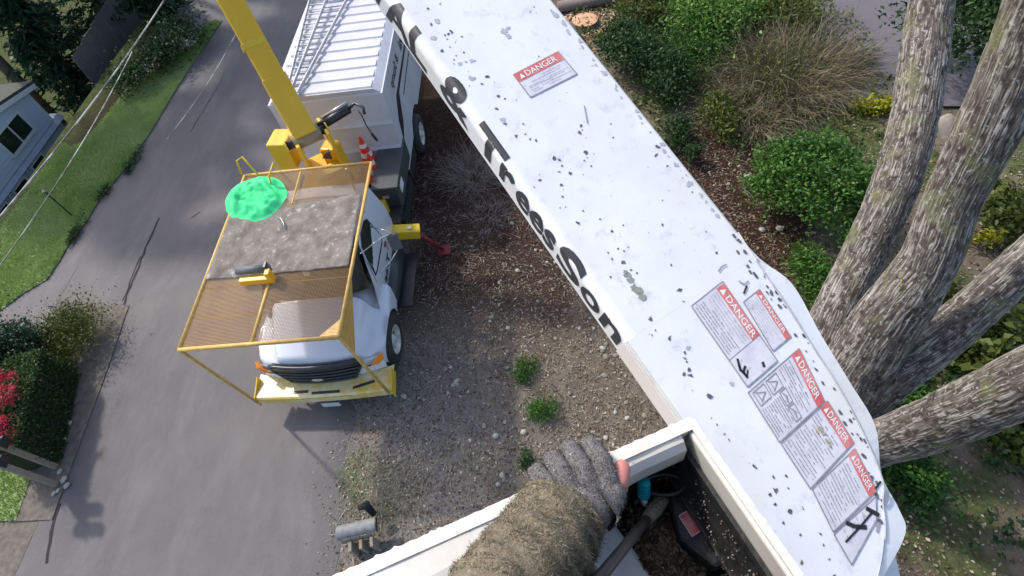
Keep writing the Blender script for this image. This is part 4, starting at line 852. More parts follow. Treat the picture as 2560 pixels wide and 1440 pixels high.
for s_ in (-1,1):
    wp = [(-1.86,1.60),(-2.05,1.55),(-2.75,1.52),(-2.86,1.60),(-2.86,2.10),(-2.74,2.18),(-2.40,2.20),(-2.16,2.10),(-1.98,1.85)]
    MB().add([cside(x,z,s_) for x,z in wp], [tuple(range(len(wp)))]).build('side_window', M['glass_dark'], T)
    wp = [(-3.0,1.62),(-3.28,1.62),(-3.36,1.72),(-3.34,2.12),(-3.02,2.16)]
    dp = [(-1.80,.80),(-1.80,1.60),(-2.12,2.20),(-2.76,2.26),(-2.95,2.2),(-2.95,.80)]
    pts_ = [cside(x,z,s_,.004) for x,z in dp]; pts_.append(pts_[0]); MB().tube(pts_, .006, 4).build('door_gap', M['black_plastic'], T)
    MB().tube([cside(-2.72,1.42,s_,.02),cside(-2.86,1.42,s_,.02)], .014, 6).build('door_handle', M['black_plastic'], T)
    # mirror on tubular arms
    mp = Vector((-2.42,s_*1.44,1.88))
    MB().tube([cside(-2.0,2.12,s_),Vector((-2.3,s_*1.30,2.16)),mp+Vector((0,0,.22))], .013, 6).build('mirror_arm', M['chrome'], T, smooth=True)
    MB().tube([cside(-2.05,1.45,s_),Vector((-2.3,s_*1.28,1.50)),mp+Vector((0,0,-.22))], .013, 6).build('mirror_arm', M['chrome'], T, smooth=True)
    MB().tube([cside(-2.75,2.0,s_),Vector((-2.5,s_*1.3,2.14)),mp+Vector((0,0,.22))], .012, 6).build('mirror_arm', M['chrome'], T, smooth=True)
    MB().box(mp, (.07,.21,.42), (Vector((1,.25*s_,0)),Vector((-.25*s_,1,0)),(0,0,1))).build('mirror', mat('mirror_grey',(.14,.15,.17),.35), T, bev=.02)
    MB().bb(-3.30,-1.92,s_*1.26-.19,s_*1.26+.19,.42,.47).build('step', M['dark_steel'], T, bev=.01)
    MB().tube([(-3.2,s_*.98,.66),(-2.0,s_*.98,.66)], .24, 16).build('fuel_tank', mat('tank_dark',(.06,.065,.07),.4,.4), T, smooth=True)
s_ = 1
# door marks: red badge and black script
def door(x0, z0):
    return lambda x,y,l: cside(x0+x, z0+y, 1, .007+l)
V_ = [cside(-2.88+.075*math.cos(a), 1.28+.095*math.sin(a), 1, .008) for a in np.linspace(0,2*math.pi,20,endpoint=False)]
MB().add(V_,[tuple(range(20))]).build('door_badge', M['red_ink'], T)
print_text('badge_mark','&',door(-2.92,1.22),M['white_paint'],T,fit=(.08,.12),thick=.004)
print_text('door_lettering','Tree',lambda x,y,l: cside(-2.12-x*0+(-.0)-(.62-x), .98+y,1,.007+l),M['ink_plain'],T,fit=(.62,.26),shear=.4,offset=.012)
print_text('door_lettering','Son',lambda x,y,l: cside(-2.1-(.3-x), .84+y,1,.007+l),M['ink_plain'],T,fit=(.3,.09),shear=.4,offset=.01)
# dark visor and roof lamp seen through the guard
MB().lathe([(.06,0),(.055,.06),(.001,.08)],(-1.75,-.05,2.0),(0,0,1),12).build('wiper_motor',M['white_paint'],T)
# guard frame
ZC = 2.90; X0, X1 = .19, -3.47
gf = MB()
def bar(a, b, r=.026): gf.tube([a,b], r, 8)
for y in (-1.2,1.2): bar((X0,y,ZC),(X1,y,ZC),.030)
bar((X0,-1.2,ZC),(X0,1.2,ZC),.032); bar((X1,-1.2,ZC),(X1,1.2,ZC),.026)
bar((X0,-.10,ZC),(-1.35,-.10,ZC),.026)
fr = gf.build('guard_frame', M['yellow_rail'], T, smooth=True)
for y in (-1.2,1.2):
    MB().tube([(X0,y,ZC),(.02,y*1.02,.62)], .026, 8).build('guard_post', M['yellow_rail'], fr, smooth=True)
    MB().tube([(X1+.1,y*.62,ZC),(X1+.1,y*.60,2.40)], .022, 8).build('guard_post', M['yellow_rail'], fr, smooth=True)
MB().prism([(X0,1.2,ZC-.04),(-.95,1.2,ZC-.04),(X0-.03,1.22,ZC-.62)],(0,-.008,0)).build('gusset', M['yellow_rail'], fr)
MB().prism([(X0-.02,1.2,ZC-.012),(X0-.02,.88,ZC-.012),(X0-.34,1.2,ZC-.012)],(0,0,.01)).build('gusset', M['yellow_rail'], fr)
for x in (-.36,-.92): 
    o = MB().tube([(x,-1.2,ZC-.035),(x,1.2 if x<-.5 else -.1,ZC-.035)], .012, 6).build('cross_rod', M['yellow_bright'], fr)
# expanded metal mesh: real wires
sp_ = .024; V=[];F=[]
def bars(n0):
    pass
wv = []
def addbar(x0,x1,y0,y1,z,hh=.004):
    b0=len(V); 
    for zz_ in (z-hh,z+hh):
        V.extend([(x0,y0,zz_),(x1,y0,zz_),(x1,y1,zz_),(x0,y1,zz_)])
    F.extend([(b0+3,b0+2,b0+1,b0),(b0+4,b0+5,b0+6,b0+7),(b0,b0+1,b0+5,b0+4),(b0+1,b0+2,b0+6,b0+5),(b0+2,b0+3,b0+7,b0+6),(b0+3,b0,b0+4,b0+7)])
x = X1+.02
while x < X0-.02: addbar(x-.0022,x+.0022,-1.19,1.19,ZC-.004); x += sp_
y = -1.18
while y < 1.18: addbar(X1+.02,X0-.02,y-.0022,y+.0022,ZC-.013); y += sp_
npmesh('wire_mesh', np.array(V), np.array(F), M['mesh_wire'], fr, kind='stuff')
# rug lying on the guard
rug = []; c4 = [Vector((-1.05,-1.17,0)),Vector((-1.08,1.16,0)),Vector((-2.66,1.14,0)),Vector((-2.42,-1.17,0))]
for i in range(46):
    u = i/45; row=[]
    for j in range(60):
        v = j/59; p = c4[0].lerp(c4[1],v).lerp(c4[3].lerp(c4[2],v),u); nz_ = noise.noise(Vector((p.x*3.2,p.y*3.2,1)))*.5+noise.noise(Vector((p.x*9,p.y*9,4)))*.3
        e_ = min(u,1-u)*1.4; row.append(Vector((p.x+.02*noise.noise(Vector((p.y*5,u*3,7))),p.y,ZC+.028+.022*max(-.6,nz_)+.008*(e_>.05))))
    rug.append(row)
o = MB().grid(rug).build('rug', M['mat_rug'], None, smooth=True); sm=o.modifiers.new('solid','SOLIDIFY'); sm.thickness=.012
tag(o, 'worn grey brown rug laid across the yellow guard above the cab', 'rug')
# boom cradle on the guard
cr = MB().bb(-.98,-.86,-.52,-.05,ZC+.03,ZC+.14).bb(-.98,-.86,-.06,.02,ZC+.03,ZC+.26).build('cradle', M['yellow'], T, bev=.012)
MB().tube([(-1.04,-.56,ZC+.19),(-1.04,-.04,ZC+.19)], .065, 14).build('cradle_roller', M['grey_rubber'], cr, smooth=True)
MB().bb(-1.09,-.98,-.075,-.045,ZC+.10,ZC+.30).build('cradle_stop', M['black_plastic'], cr)
# yellow hoops and rod behind the guard
for (a,b,c_) in ((((592,402)),(605,392),(646,438)),((672,442),(683,408),(695,425))):
    P = [at(a[0],a[1],3.15),at(b[0],b[1],3.28),at(c_[0],c_[1],2.95)]; P=[at(a[0]+12,a[1]+34,2.92)]+P; MB().tube(P,.017,7).build('hoop', M['yellow_bright'], T, smooth=True)
MB().tube([at(752,430,2.95),at(730,510,2.95)],.018,7).build('guard_brace', M['yellow_rail'], T)
# deck: turret, boom, toolbox, outrigger
ds = MB().bb(-5.30,-3.75,-1.15,1.15,.90,.97).build('deck', mat('deck_dark',(.03,.03,.032),.7,c2=(.06,.05,.05),ns=6), T)
MB().lathe([(.42,0),(.42,.12),(.30,.14),(.30,.62),(.42,.64),(.42,.74)],(-4.55,-.05,.97),(0,0,1),24).build('pedestal', M['yellow'], T)
AZ = R_(31); bf = Vector((-math.cos(AZ),-math.sin(AZ),0)); bs = Vector((-math.sin(AZ),math.cos(AZ),0)); UZ = Vector((0,0,1))   # boom heading, its side
tc = Vector((-4.30,-.08,0))
def tb_(name, f, s, z, d, m, bev=.015, par=None): return MB().box(tc+bf*f+bs*s+UZ*z, d, (bf,bs,UZ)).build(name, M[m], par or T, bev=bev)
tur = tb_('turret', .05, 0, 1.95, (.95,.62,.50), 'yellow', .03)
tb_('turret_cheek', -.02, .30, 2.62, (.62,.07,.95), 'yellow', .02, tur); tb_('turret_cheek', -.02, -.30, 2.62, (.62,.07,.95), 'yellow', .02, tur)
tb_('turret_floor', -.25, 0, 2.30, (.30,.54,.06), 'yellow_bright', .01, tur)
q = at(708,360,2.75)
MB().box((q.x,q.y,2.62),(.50,.40,.62),((1,-.13,0),(.13,1,0),UZ)).build('control_box', M['yellow_bright'], tur, bev=.03)
q = at(828,372,2.5)
MB().box((q.x,q.y,2.3),(.34,.34,.62),((1,-.2,0),(.2,1,0),UZ)).build('valve_housing', M['yellow'], tur, bev=.06, seg=3)
q = at(815,430,2.0); MB().box((q.x+.1,q.y,1.9),(.95,.75,.25),((1,-.15,0),(.15,1,0),UZ)).build('turret_skirt', M['yellow'], tur, bev=.03)
tri = [at(822,372,2.62),at(806,396,2.62),at(832,398,2.62)]
MB().prism([Vector(p) for p in tri],(0,0,.012)).build('lifting_slot', mat('rust_dark',(.10,.05,.02),.8), tur)
Tp = Vector((-4.2,-.1,3.05)); EB = R_(60); bd = bf*math.cos(EB)+UZ*math.sin(EB); bn = bs.cross(bd).normalized()
MB().tube([Tp-bs*.40-UZ*.0,Tp+bs*.40],.085,18).build('boom_pin', M['dark_steel'], tur, smooth=True)
MB().tube([Tp-bs*.27,Tp+bs*.27],.15,18).build('boom_hub', mat('hub_tan',(.42,.33,.22),.6,c2=(.3,.2,.1),ns=8), tur, smooth=True)
for f,sx in ((.0,.40),(.0,-.40)): MB().lathe([(.11,0),(.11,.03),(.06,.035),(.001,.035)],Tp+bs*sx,(bs*(1 if sx>0 else -1)),16).build('pin_cap',M['yellow_bright'],tur)
L1 = 11.2
def boomsec(a0,a1,wd,hg,name,par): 
    c = Tp+bd*((a0+a1)/2); return MB().box(c,(a1-a0,wd,hg),(bd,bs,bn)).build(name,M['yellow'],par,bev=.02)
lb = boomsec(.05,L1,.40,.42,'lower_boom',T)
MB().box(Tp+bd*.6,(1.1,.44,.46),(bd,bs,bn)).build('boom_sleeve',M['yellow'],lb,bev=.02)
MB().box(Tp+bd*1.72+bs*-.02,(.10,.425,.435),(bd,bs,bn)).build('boom_collar',M['yellow_bright'],lb,bev=.01)
# lift cylinder and hooked arm to the right of the turret
a0_, a1_ = at(790,322,3.0), at(872,272,3.25)
cy = MB().tube([a0_,a1_],.085,16).build('hydraulic_cylinder', M['dark_steel'], tur, smooth=True)
MB().tube([a0_.lerp(a1_,.25)+UZ*.10+Vector((-.05,0,0)),a1_+UZ*.10+Vector((-.05,0,0))],.035,10).build('cylinder_rod', M['steel'], cy, smooth=True)
MB().tube([a1_,a1_+Vector((-.08,.12,.05)),a1_+Vector((.0,.28,.0)),a1_+Vector((.12,.30,-.06))],.03,8).build('cylinder_hook', M['black_plastic'], cy, smooth=True)
hz = [at(890,268,3.1),at(905,290,3.0),at(915,312,2.6),at(930,335,2.2),at(937,344,2.05)]
MB().tube(hz,.012,6).build('hose', M['dark_steel'], cy, smooth=True); MB().tube([hz[-2],hz[-1],at(942,350,1.95)],.03,8).build('hose_nozzle', M['black_plastic'], cy)
MB().bb(-5.72,-4.15,.66,1.24,1.08,1.62).build('tool_box', mat('toolbox_dark',(.045,.055,.06),.45,c2=(.075,.085,.09),ns=4), T, bev=.015)
MB().bb(-4.147,-4.13,.72,1.18,1.12,1.55).build('tool_box_door', M['black_plastic'], T); MB().bb(-4.6,-4.3,1.242,1.252,1.3,1.5).build('tool_box_label', M['white_paint'], T)
MB().bb(-4.128,-4.12,.86,1.0,1.35,1.42).build('latch', M['steel'], T)
MB().bb(-5.3,-3.9,-1.2,1.22,.55,.88).build('deck_skirt', M['black_plastic'], T)
# rear and front outriggers
q = at(950,508,1.3); MB().box((q.x,q.y,1.15),(.22,.20,.36),((1,-.2,0),(.2,1,0),UZ)).build('stabiliser_housing', M['yellow_bright'], T, bev=.02)
orr = MB().box((-3.52,1.30,.92),(.24,.58,.24),((1,.10,0),(-.10,1,-.18),(0,.18,1))).build('outrigger', M['yellow_bright'], T, bev=.02)
MB().tube([(-3.50,1.54,.86),(-3.62,1.90,.12)],.045,12).build('outrigger_leg', M['red_paint'], orr, smooth=True)
MB().box((-3.64,1.93,.07),(.28,.28,.04),((1,.1,0),(-.1,1,0),UZ)).build('outrigger_foot', M['red_paint'], orr, bev=.01)
MB().bb(-3.55,-3.47,1.36,1.44,1.052,1.058).build('warning_label', M['white_paint'], orr)
# chip box
BX0, BX1, BZ0, BZ1, BW = -5.45, -9.95, .92, 3.10, 1.2
def boxside(y):
    s_ = 1 if y > 0 else -1
    prof = [(BX0,BZ0),(-6.60,BZ0),(-6.72,1.02),(-6.95,1.16),(-7.26,1.20),(-7.57,1.16),(-7.80,1.02),(-7.92,BZ0),(BX1,BZ0),(BX1,BZ1-.1),(BX0,BZ1-.1)]
    return MB().prism([Vector((x,y,z)) for x,z in prof],(0,-s_*.04,0)).build('side_panel', M['box_white'], T, bev=.006)
boxside(BW); boxside(-BW)
fp = MB().bb(BX0-.04,BX0,-BW+.041,BW-.041,BZ0+.1,BZ1-.1).build('front_panel', M['box_white'], T)
for z in (1.62,2.28): MB().prism([(BX0,-BW+.0,z),(BX0,-BW,z+.03),(BX0+.035,-BW,z+.03),(BX0+.05,-BW,z-.02),(BX0,-BW,z-.06)],(0,2*BW,0)).build('front_rib', M['box_white'], fp)
MB().bb(BX1,BX1+.04,-BW+.041,BW-.041,BZ0,BZ1-.1).build('tail_gate', M['box_white'], T)
# roof: chamfered corners and separate raised ribs
roofp = [(-BW,BZ1-.26),(-BW-.0,BZ1-.10),(-.96,BZ1),(.96,BZ1),(BW,BZ1-.10)]
rf = MB().prism([(BX0,-BW-.003,BZ1-.12),(BX0,-1.02,BZ1),(BX0,1.02,BZ1),(BX0,BW+.003,BZ1-.12)],(BX1-BX0,0,0)).build('roof', M['roof_white'], T, bev=.004)
nr = 12
for k in range(nr):
    x0 = BX0-.02-(BX0-BX1-.04)*k/nr; x1 = x0-(BX0-BX1-.04)/nr*.80
    MB().prism([(x0,-1.0,BZ1),(x0-.03,-1.0,BZ1+.028),(x1+.06,-1.0,BZ1+.014),(x1,-1.0,BZ1)],(0,2.0,0)).build('roof_panel', M['roof_white'], rf)
MB().bb(BX0-.005,BX0+.02,-BW-.01,BW+.01,BZ1-.16,BZ1-.10).build('header_rail', M['truck_white'], T, bev=.004)
def bside(x0, z0): return lambda x,y,l: Vector((x0+x, BW+.004+l, z0+y))
print_text('box_lettering','& Stump',bside(-7.35,2.46),M['ink_plain'],T,fit=(1.15,.30),shear=.35,offset=.015)
print_text('box_lettering','Removal',bside(-9.1,2.44),M['ink_plain'],T,fit=(1.35,.30),shear=.35,offset=.015)
MB().prism([Vector((x,BW+.002,z)) for x,z in ((-9.4,2.30),(-6.6,2.20),(-6.2,1.72),(-5.75,1.45),(-5.9,1.98),(-6.3,2.32),(-9.4,2.36))],(0,.004,0)).build('black_swoosh', M['ink_plain'], T)
MB().prism([Vector((x,BW+.002,z)) for x,z in ((-9.4,2.02),(-6.9,1.90),(-6.9,1.96),(-9.4,2.08))],(0,.003,0)).build('grey_pinstripe', M['grey_rubber'], T)
# tapered orchard ladder lying on the roof
lad = empty('orchard_ladder', (-7.5,-.6,BZ1), 'flared aluminium orchard ladder lying along the chip box roof', 'ladder')
zl = BZ1+.09; A0,A1 = Vector((-5.38,-.72,zl)), Vector((-9.6,-1.02,zl)); B0_,B1_ = Vector((-5.36,-.50,zl)), Vector((-9.6,.02,zl)); C0,C1 = Vector((-5.37,-.60,zl+.06)), Vector((-9.1,-.52,zl+.06))
for a,b,nm in ((A0,A1,'rail'),(B0_,B1_,'rail'),(C0,C1,'prop_pole')):
    d=(b-a).normalized(); MB().box((a+b)/2,((b-a).length,.028,.07),(d,Vector((-d.y,d.x,0)),UZ)).build(nm,M['ladder'],lad,bev=.004)
for k in range(19):
    t=(k+.4)/19; MB().tube([A0.lerp(A1,t),B0_.lerp(B1_,t)],.016,8).build('rung',M['ladder'],lad,smooth=True)
MB().box((-5.36,-.61,zl),(.10,.34,.05)).build('top_cap',M['steel'],lad,bev=.005)
rk_ = empty('grab_rack', (-9.7,-.4,BZ1), 'slotted metal rack standing at the rear of the chip box roof', 'rack')
for i in range(7): MB().tube([(-9.25-.11*i,-1.05,BZ1+.05),(-9.25-.11*i,.15,BZ1+.05)],.012,6).build('slat',M['ladder'],rk_)
for i in range(9): MB().tube([(-9.25,-1.05+.15*i,BZ1+.06),(-9.92,-1.05+.15*i,BZ1+.06)],.012,6).build('slat',M['ladder'],rk_)
# traffic cones
def cone(x, y, z, label):
    e = empty('traffic_cone', (x,y,z), label, 'cone', 'traffic cones behind the guard')
    MB().bb(x-.18,x+.18,y-.18,y+.18,z,z+.03).build('base', M['cone_red'], e, bev=.02)
    r = lambda h: .150*(1-h/.72)+.024
    for a,b,m_ in ((.03,.22,'cone_red'),(.22,.33,'white_paint'),(.33,.45,'cone_red'),(.45,.54,'white_paint'),(.54,.70,'cone_red')):
        MB().lathe([(r(a),a),(r(b),b)],(x,y,z),(0,0,1),20).build('band' if m_=='white_paint' else 'body',M[m_],e,smooth=True)
    MB().lathe([(r(.7),.70),(.001,.705)],(x,y,z),(0,0,1),20).build('tip',M['cone_red'],e)
q=at(898,342,2.22); MB().bb(q.x-.2,q.x+.2,q.y-.2,q.y+.2,.97,1.50).build('cone_shelf', M['black_plastic'], T, bev=.01); cone(q.x,q.y,1.51,'orange red traffic cone with white bands by the black toolbox, farther one')
q=at(919,385,1.95); cone(q.x,q.y,1.24,'orange red traffic cone by the black toolbox, nearer and partly behind the guard mesh')
# ladder-back details under the deck
MB().bb(-6.45,-5.5,1.0,1.19,.50,.88).build('under_box', M['black_plastic'], T, bev=.02)

# bright green cloth cover on the guard
gc = at(640,497,ZC+.03); e_ = MB(); rows=[]; A_ax = (at(705,455,ZC)-at(585,540,ZC)); A_ax.z=0; la=A_ax.length/2; A_ax.normalize(); B_ax=Vector((-A_ax.y,A_ax.x,0))
lb_ = (at(668,545,ZC)-at(612,452,ZC)).length/2
for i in range(26):
    r=i/25; row=[]
    for j in range(73):
        a=2*math.pi*(j%72)/72; ca_,sa_=math.cos(a),math.sin(a); edge=1+.05*noise.noise(Vector((ca_*1.6,sa_*1.6,9)))+.035*noise.noise(Vector((ca_*5,sa_*5,3)))
        X_,Y_=r*ca_,r*sa_; h=(.16*(1-r**3.0)*(1-.25*r)+.14*noise.noise(Vector((X_*1.7+3,Y_*1.2,2)))*(1-.4*r))+.15*abs(noise.noise(Vector((X_*2.6+Y_*1.5,Y_*2.0-X_*2,5))))*(1-r**4)+.03*abs(noise.noise(Vector((X_*8,Y_*7,1))))+.035*noise.noise(Vector((ca_*7,sa_*7,r*2)))*r**4-.05*math.exp(-((X_-.25)**2*40+(Y_+.1)**2*6))
        p=gc+A_ax*math.cos(a)*r*edge*la*1.02+B_ax*math.sin(a)*r*edge*lb_*1.0; row.append(Vector((p.x,p.y,ZC+.035+max(.0,h)*(1-r**8))))
    rows.append(row)
gcv = MB().grid(rows).build('cloth_cover', M['green_cloth'], None, smooth=True); tag(gcv,'bright green crumpled cloth cover lying on the yellow guard above the cab','cloth')
print_text('cover_mark','CS',lambda x,y,l: Vector((gc.x-.06+y*.9-.3*x, gc.y-.04+x, ZC+.175+l)),mat('green_ink',(.01,.2,.08),.8),gcv,fit=(.10,.07),offset=.01)
o = MB().tube([at(690,540,ZC+.08),at(702,546,ZC+.09),at(709,558,ZC+.08),at(711,570,ZC+.07)],.008,6).build('wire_hook',M['steel'],None,smooth=True); tag(o,'small bent silver wire hook on the grey rug beside the green cloth','hook')

# ------------------------------------------------------------ near boom (upper boom) and its prints
bU = Vector((-0.80494,-0.48421,0.34293)).normalized(); bW = Vector((bU.y,-bU.x,0)).normalized(); bW = -bW if bW.y < 0 else bW; bN = bW.cross(bU).normalized(); bN = -bN if bN.z < 0 else bN
P0 = Vector((3.13967,4.79961,8.06278)); WB = .45
def B(s, t, h=0): return P0 - bU*s + bW*t + bN*h
def onb(x, y, h=0):
    d = RIGHT*(x-1280)+UP*(720-y)-BACK*FPX; q = P0+bN*h; k = (q-CAM).dot(bN)/d.dot(bN); p = CAM+d*k-P0; return (-p.dot(bU), p.dot(bW))
boom = empty('aerial_boom', B(0,-.22), 'huge white scuffed fibreglass boom with danger labels crossing the picture to the bucket', 'boom')
SE = .56; S0 = -14.6
crease = lambda s: (0 if s < .02 else -.115*min(1,(s-.02)/.75))
rc = .03; SH = .105
# main box section with a rounded left edge
prof = [(0,-.42),(-WB+.0,-.42)]
sec = [(-.03,-.40),(-WB+.135,-.42),(-WB+.125,-.41)]+[(-WB,-SH)]+[(-WB+rc*(1-math.cos(a)),-rc*(1-math.sin(a))) for a in np.linspace(0,math.pi/2,6)]+[(-.010,0),(-.003,-.004),(-.002,-.03)]
n_ = len(sec); mb = MB(); ss = [S0,-6,-3,-1.5,-.6,0.02,.095]
Vv=[]
for s in ss:
    for (t,h) in sec: Vv.append(B(s,t,h))
mb.add(Vv,[(i*n_+j,i*n_+(j+1)%n_,(i+1)*n_+(j+1)%n_,(i+1)*n_+j) for i in range(len(ss)-1) for j in range(n_)]+[tuple(range(n_)),tuple((len(ss)-1)*n_+j for j in range(n_))])
bmain = mb.build('boom_shell', M['fibreglass'], boom, bev=0)
# tip: the housing follows the crease line, a flange leans out beyond it
tipo = [onb(*q) for q in ((1842,572),(1905,640),(1990,702),(2062,830),(2135,950),(2200,1060),(2213,1185),(2262,1275),(2280,1335),(2222,1440),(2150,1560))]
crl = [onb(*q) for q in ((1846,580),(1903,672),(1960,755),(2030,865),(2100,975),(2160,1090),(2205,1200),(2206,1260),(2212,1330),(2195,1440),(2140,1560))]
def resamp(P, k=5):
    Q=[]; n=len(P); g=lambda i,c: P[max(0,min(n-1,i))][c]
    for i in range(n-1):
        for t in range(k):
            u=t/k; Q.append(tuple(.5*(2*g(i,c)+(g(i+1,c)-g(i-1,c))*u+(2*g(i-1,c)-5*g(i,c)+4*g(i+1,c)-g(i+2,c))*u*u+(3*g(i,c)-g(i-1,c)-3*g(i+1,c)+g(i+2,c))*u**3) for c in (0,1)))
    return Q+[P[-1]]
crl_c = crl; tipo = resamp(tipo); crl = resamp(crl)
hp = [(.0952,-.004)]+[q for q in crl if q[0]>.098]+[(1.18,-WB+.05),(1.15,-WB),(.0952,-WB)]
MB().prism([B(s,t,0) for s,t in hp],-bN*.105).build('tip_housing', M['fibreglass'], boom)
MB().prism([B(.0952,-.02,-.106),B(.9,-.16,-.106),B(1.1,-WB+.17,-.106),B(.0952,-WB+.15,-.106)],-bN*.22).build('tip_underside', M['fibreglass'], boom)
fl = MB()
rows=[[B(s,t,.0015) for s,t in crl],[B(s,t,-.004) for s,t in [((a[0]*.85+b[0]*.15),(a[1]*.85+b[1]*.15)) for a,b in zip(crl,tipo)]],[B(s,t,-.010) for s,t in [((a[0]*.12+b[0]*.88),(a[1]*.12+b[1]*.88)) for a,b in zip(crl,tipo)]],[B(s,t,-.020) for s,t in tipo],[B(s,t-.004,-.17) for s,t in tipo]]
flo = fl.grid(rows).build('boom_flange', M['fibreglass'], boom, smooth=False)
# slightly raised cover plate carrying the labels
lf = [(-.0,-WB+.0),(.86,-WB+.0)]
MB().tube([B(s,t,.0015) for s,t in crl[4:42]],.0022,6).build('crease_bead', mat('bead',(.30,.31,.33),.6,c2=(.6,.62,.65),ns=30), boom)
MB().prism([B(.098,-WB-.0015,-.025),B(.098,-WB-.0015,-SH-.002),B(1.1,-WB-.0015,-SH-.002),B(1.1,-WB-.0015,-.025)],-bW*.002).build('side_panel', M['side_pink'], boom)
# lettering on the left side face
def wrap(s, v, l):   # v measured up the side face, over the rounded edge and onto the top
    a = SH-rc; q = rc*math.pi/2
    if v < a: return B(s, -WB-l, -SH+v)
    if v < a+q:
        g = (v-a)/rc; return B(s, -WB+rc-(rc+l)*math.cos(g), -rc+(rc+l)*math.sin(g))
    return B(s, -WB+rc+(v-a-q), l+.0005)
def smap(px, py, h=-.03):    # s coordinate on the side face under a sight line
    d = RIGHT*(px-1280)+UP*(720-py)-BACK*FPX; k = ((B(0,-WB)-CAM).dot(bW))/d.dot(bW); p = CAM+d*k-P0; return -p.dot(bU), p.dot(bN)
def stext(body, pa, pb, v0=.022, hh=.10, off=.02, m='ink'):
    sa = smap(*pa)[0]; sb = smap(*pb)[0]
    return print_text('boom_lettering', body, lambda x,y,l: wrap(sa+x, v0+y, l), M[m], boom, fit=(sb-sa,hh), offset=off, thick=.0014, sub=.009)
for body, pa, pb, v0, hh in (('REMO',(560,-560),(900,-60),.018,.10),('VAL',(915,-40),(1066,172),.012,.108),('&',(1100,205),(1172,305),.022,.108),('T',(1190,292),(1256,394),.022,.098),
        ('r',(1252,404),(1288,450),.026,.070),('ees',(1294,462),(1390,608),.020,.074),('S',(1398,622),(1456,702),.018,.096),('o',(1456,712),(1504,774),.018,.068),('n',(1510,782),(1560,848),.018,.068)):
    stext(body, pa, pb, v0, hh, .028)

# labels on the boom top
def onB(x, y, l=.004): s_, t_ = onb(x, y); return B(s_, t_, l)
def quadmesh(pts, z): return [onB(x,y,z) for x,y in pts]
LZ = .0016
def decal(corners, header, word, body_rows, along, name='danger_label', label=None, split=None, worn=.0):
    """corners: outline px points (tl, tr, br, bl seen with the header up); header: fraction band"""
    tl, tr, br, bl = [onb(*c) for c in corners]
    def uv(u, v, l=LZ):
        s_ = (tl[0]*(1-u)+tr[0]*u)*(1-v)+(bl[0]*(1-u)+br[0]*u)*v; t_ = (tl[1]*(1-u)+tr[1]*u)*(1-v)+(bl[1]*(1-u)+br[1]*u)*v; return B(s_, t_, l)
    base = MB().prism([uv(0,0,LZ-.0006),uv(0,1,LZ-.0006),uv(1,1,LZ-.0006),uv(1,0,LZ-.0006)], bN*.0006).build(name, M['label_paper'], boom)
    if label: base['label'] = label
    fr_ = MB()
    for (a,b) in (((0,0),(1,0)),((1,0),(1,1)),((1,1),(0,1)),((0,1),(0,0))):
        pa_, pb_ = uv(*a,LZ+.0004), uv(*b,LZ+.0004); d=(pb_-pa_).normalized(); n__=bN.cross(d)*.0018; fr_.add([pa_-n__,pb_-n__,pb_+n__,pa_+n__],[(0,1,2,3)])
    fr_.build('border', M['grey_ink'], base)
    if header:
        MB().add([uv(0,0,LZ+.0008),uv(0,header,LZ+.0008),uv(1,header,LZ+.0008),uv(1,0,LZ+.0008)],[(0,1,2,3)]).build('header_band', M['red_ink'], base)
        MB().add([uv(.07,header*.80,LZ+.0014),uv(.17,header*.80,LZ+.0014),uv(.12,header*.22,LZ+.0014)],[(0,1,2)]).build('warning_triangle', M['white_paint'], base)
        print_text('header_word', word, lambda x,y,l: uv(.20+x, header*(.82-y*.64), LZ+.0014), M['white_paint'], base, fit=(.68,1), offset=.01)
    mb = MB(); r = random.Random(int(corners[0][0]))
    for (v, u0, u1) in body_rows:
        u = u0
        while u < u1:
            L_ = r.uniform(.03,.11); ue = min(u1,u+L_); th = .0135
            if r.random() > .12: mb.add([uv(u,v,LZ+.0008),uv(u,v+th,LZ+.0008),uv(ue,v+th,LZ+.0008),uv(ue,v,LZ+.0008)],[(0,1,2,3)])
            u = ue+r.uniform(.008,.02)
    if mb.v: mb.build('fine_print', M['grey_ink'], base, kind='stuff')
    return base, uv
M['label_paper'] = mat('label_paper', (.74,.73,.78), .45, c2=(.60,.59,.66), ns=22, contrast=.16, c3=(.46,.46,.46), ns3=60, th3=.60)
M['grey_ink'] = mat('grey_ink', (.20,.20,.25), .5, c2=(.38,.38,.44), ns=45, contrast=.2)
def rowsf(v0, v1, n, u0=.06, u1=.94, jit=.0): return [(v0+(v1-v0)*i/(n-1), u0, u1-random.random()*.25) for i in range(n)]
decal([(1283,188),(1395,130),(1442,186),(1326,244)], .34, 'DANGER', [(.44,.3,.85),(.53,.2,.9),(.64,.1,.95),(.70,.1,.85),(.80,.1,.95),(.88,.12,.7)], 0, label='lone danger label high on the boom')
b1, uv1 = decal([(1806,704),(1943,903),(1868,968),(1728,766)], .0, '', [], 0, label='danger label with falling figure below the pair of red bars')
def sub(uv, u0, u1, v0, v1, m, name, par, z): return MB().add([uv(u0,v0,z),uv(u0,v1,z),uv(u1,v1,z),uv(u1,v0,z)],[(0,1,2,3)]).build(name, m, par)
sub(uv1,.02,.68,.0,.24,M['red_ink'],'header_band',b1,LZ+.0008)
MB().add([uv1(.05,.2,LZ+.0014),uv1(.13,.2,LZ+.0014),uv1(.09,.05,LZ+.0014)],[(0,1,2)]).build('warning_triangle',M['white_paint'],b1)
print_text('header_word','DANGER',lambda x,y,l: uv1(.16+x,.20-.15*y,LZ+.0014),M['white_paint'],b1,fit=(.50,1),offset=.012)
sub(uv1,.675,.682,.0,1,M['grey_ink'],'divider',b1,LZ+.0008)
mb = MB(); r_=random.Random(5)
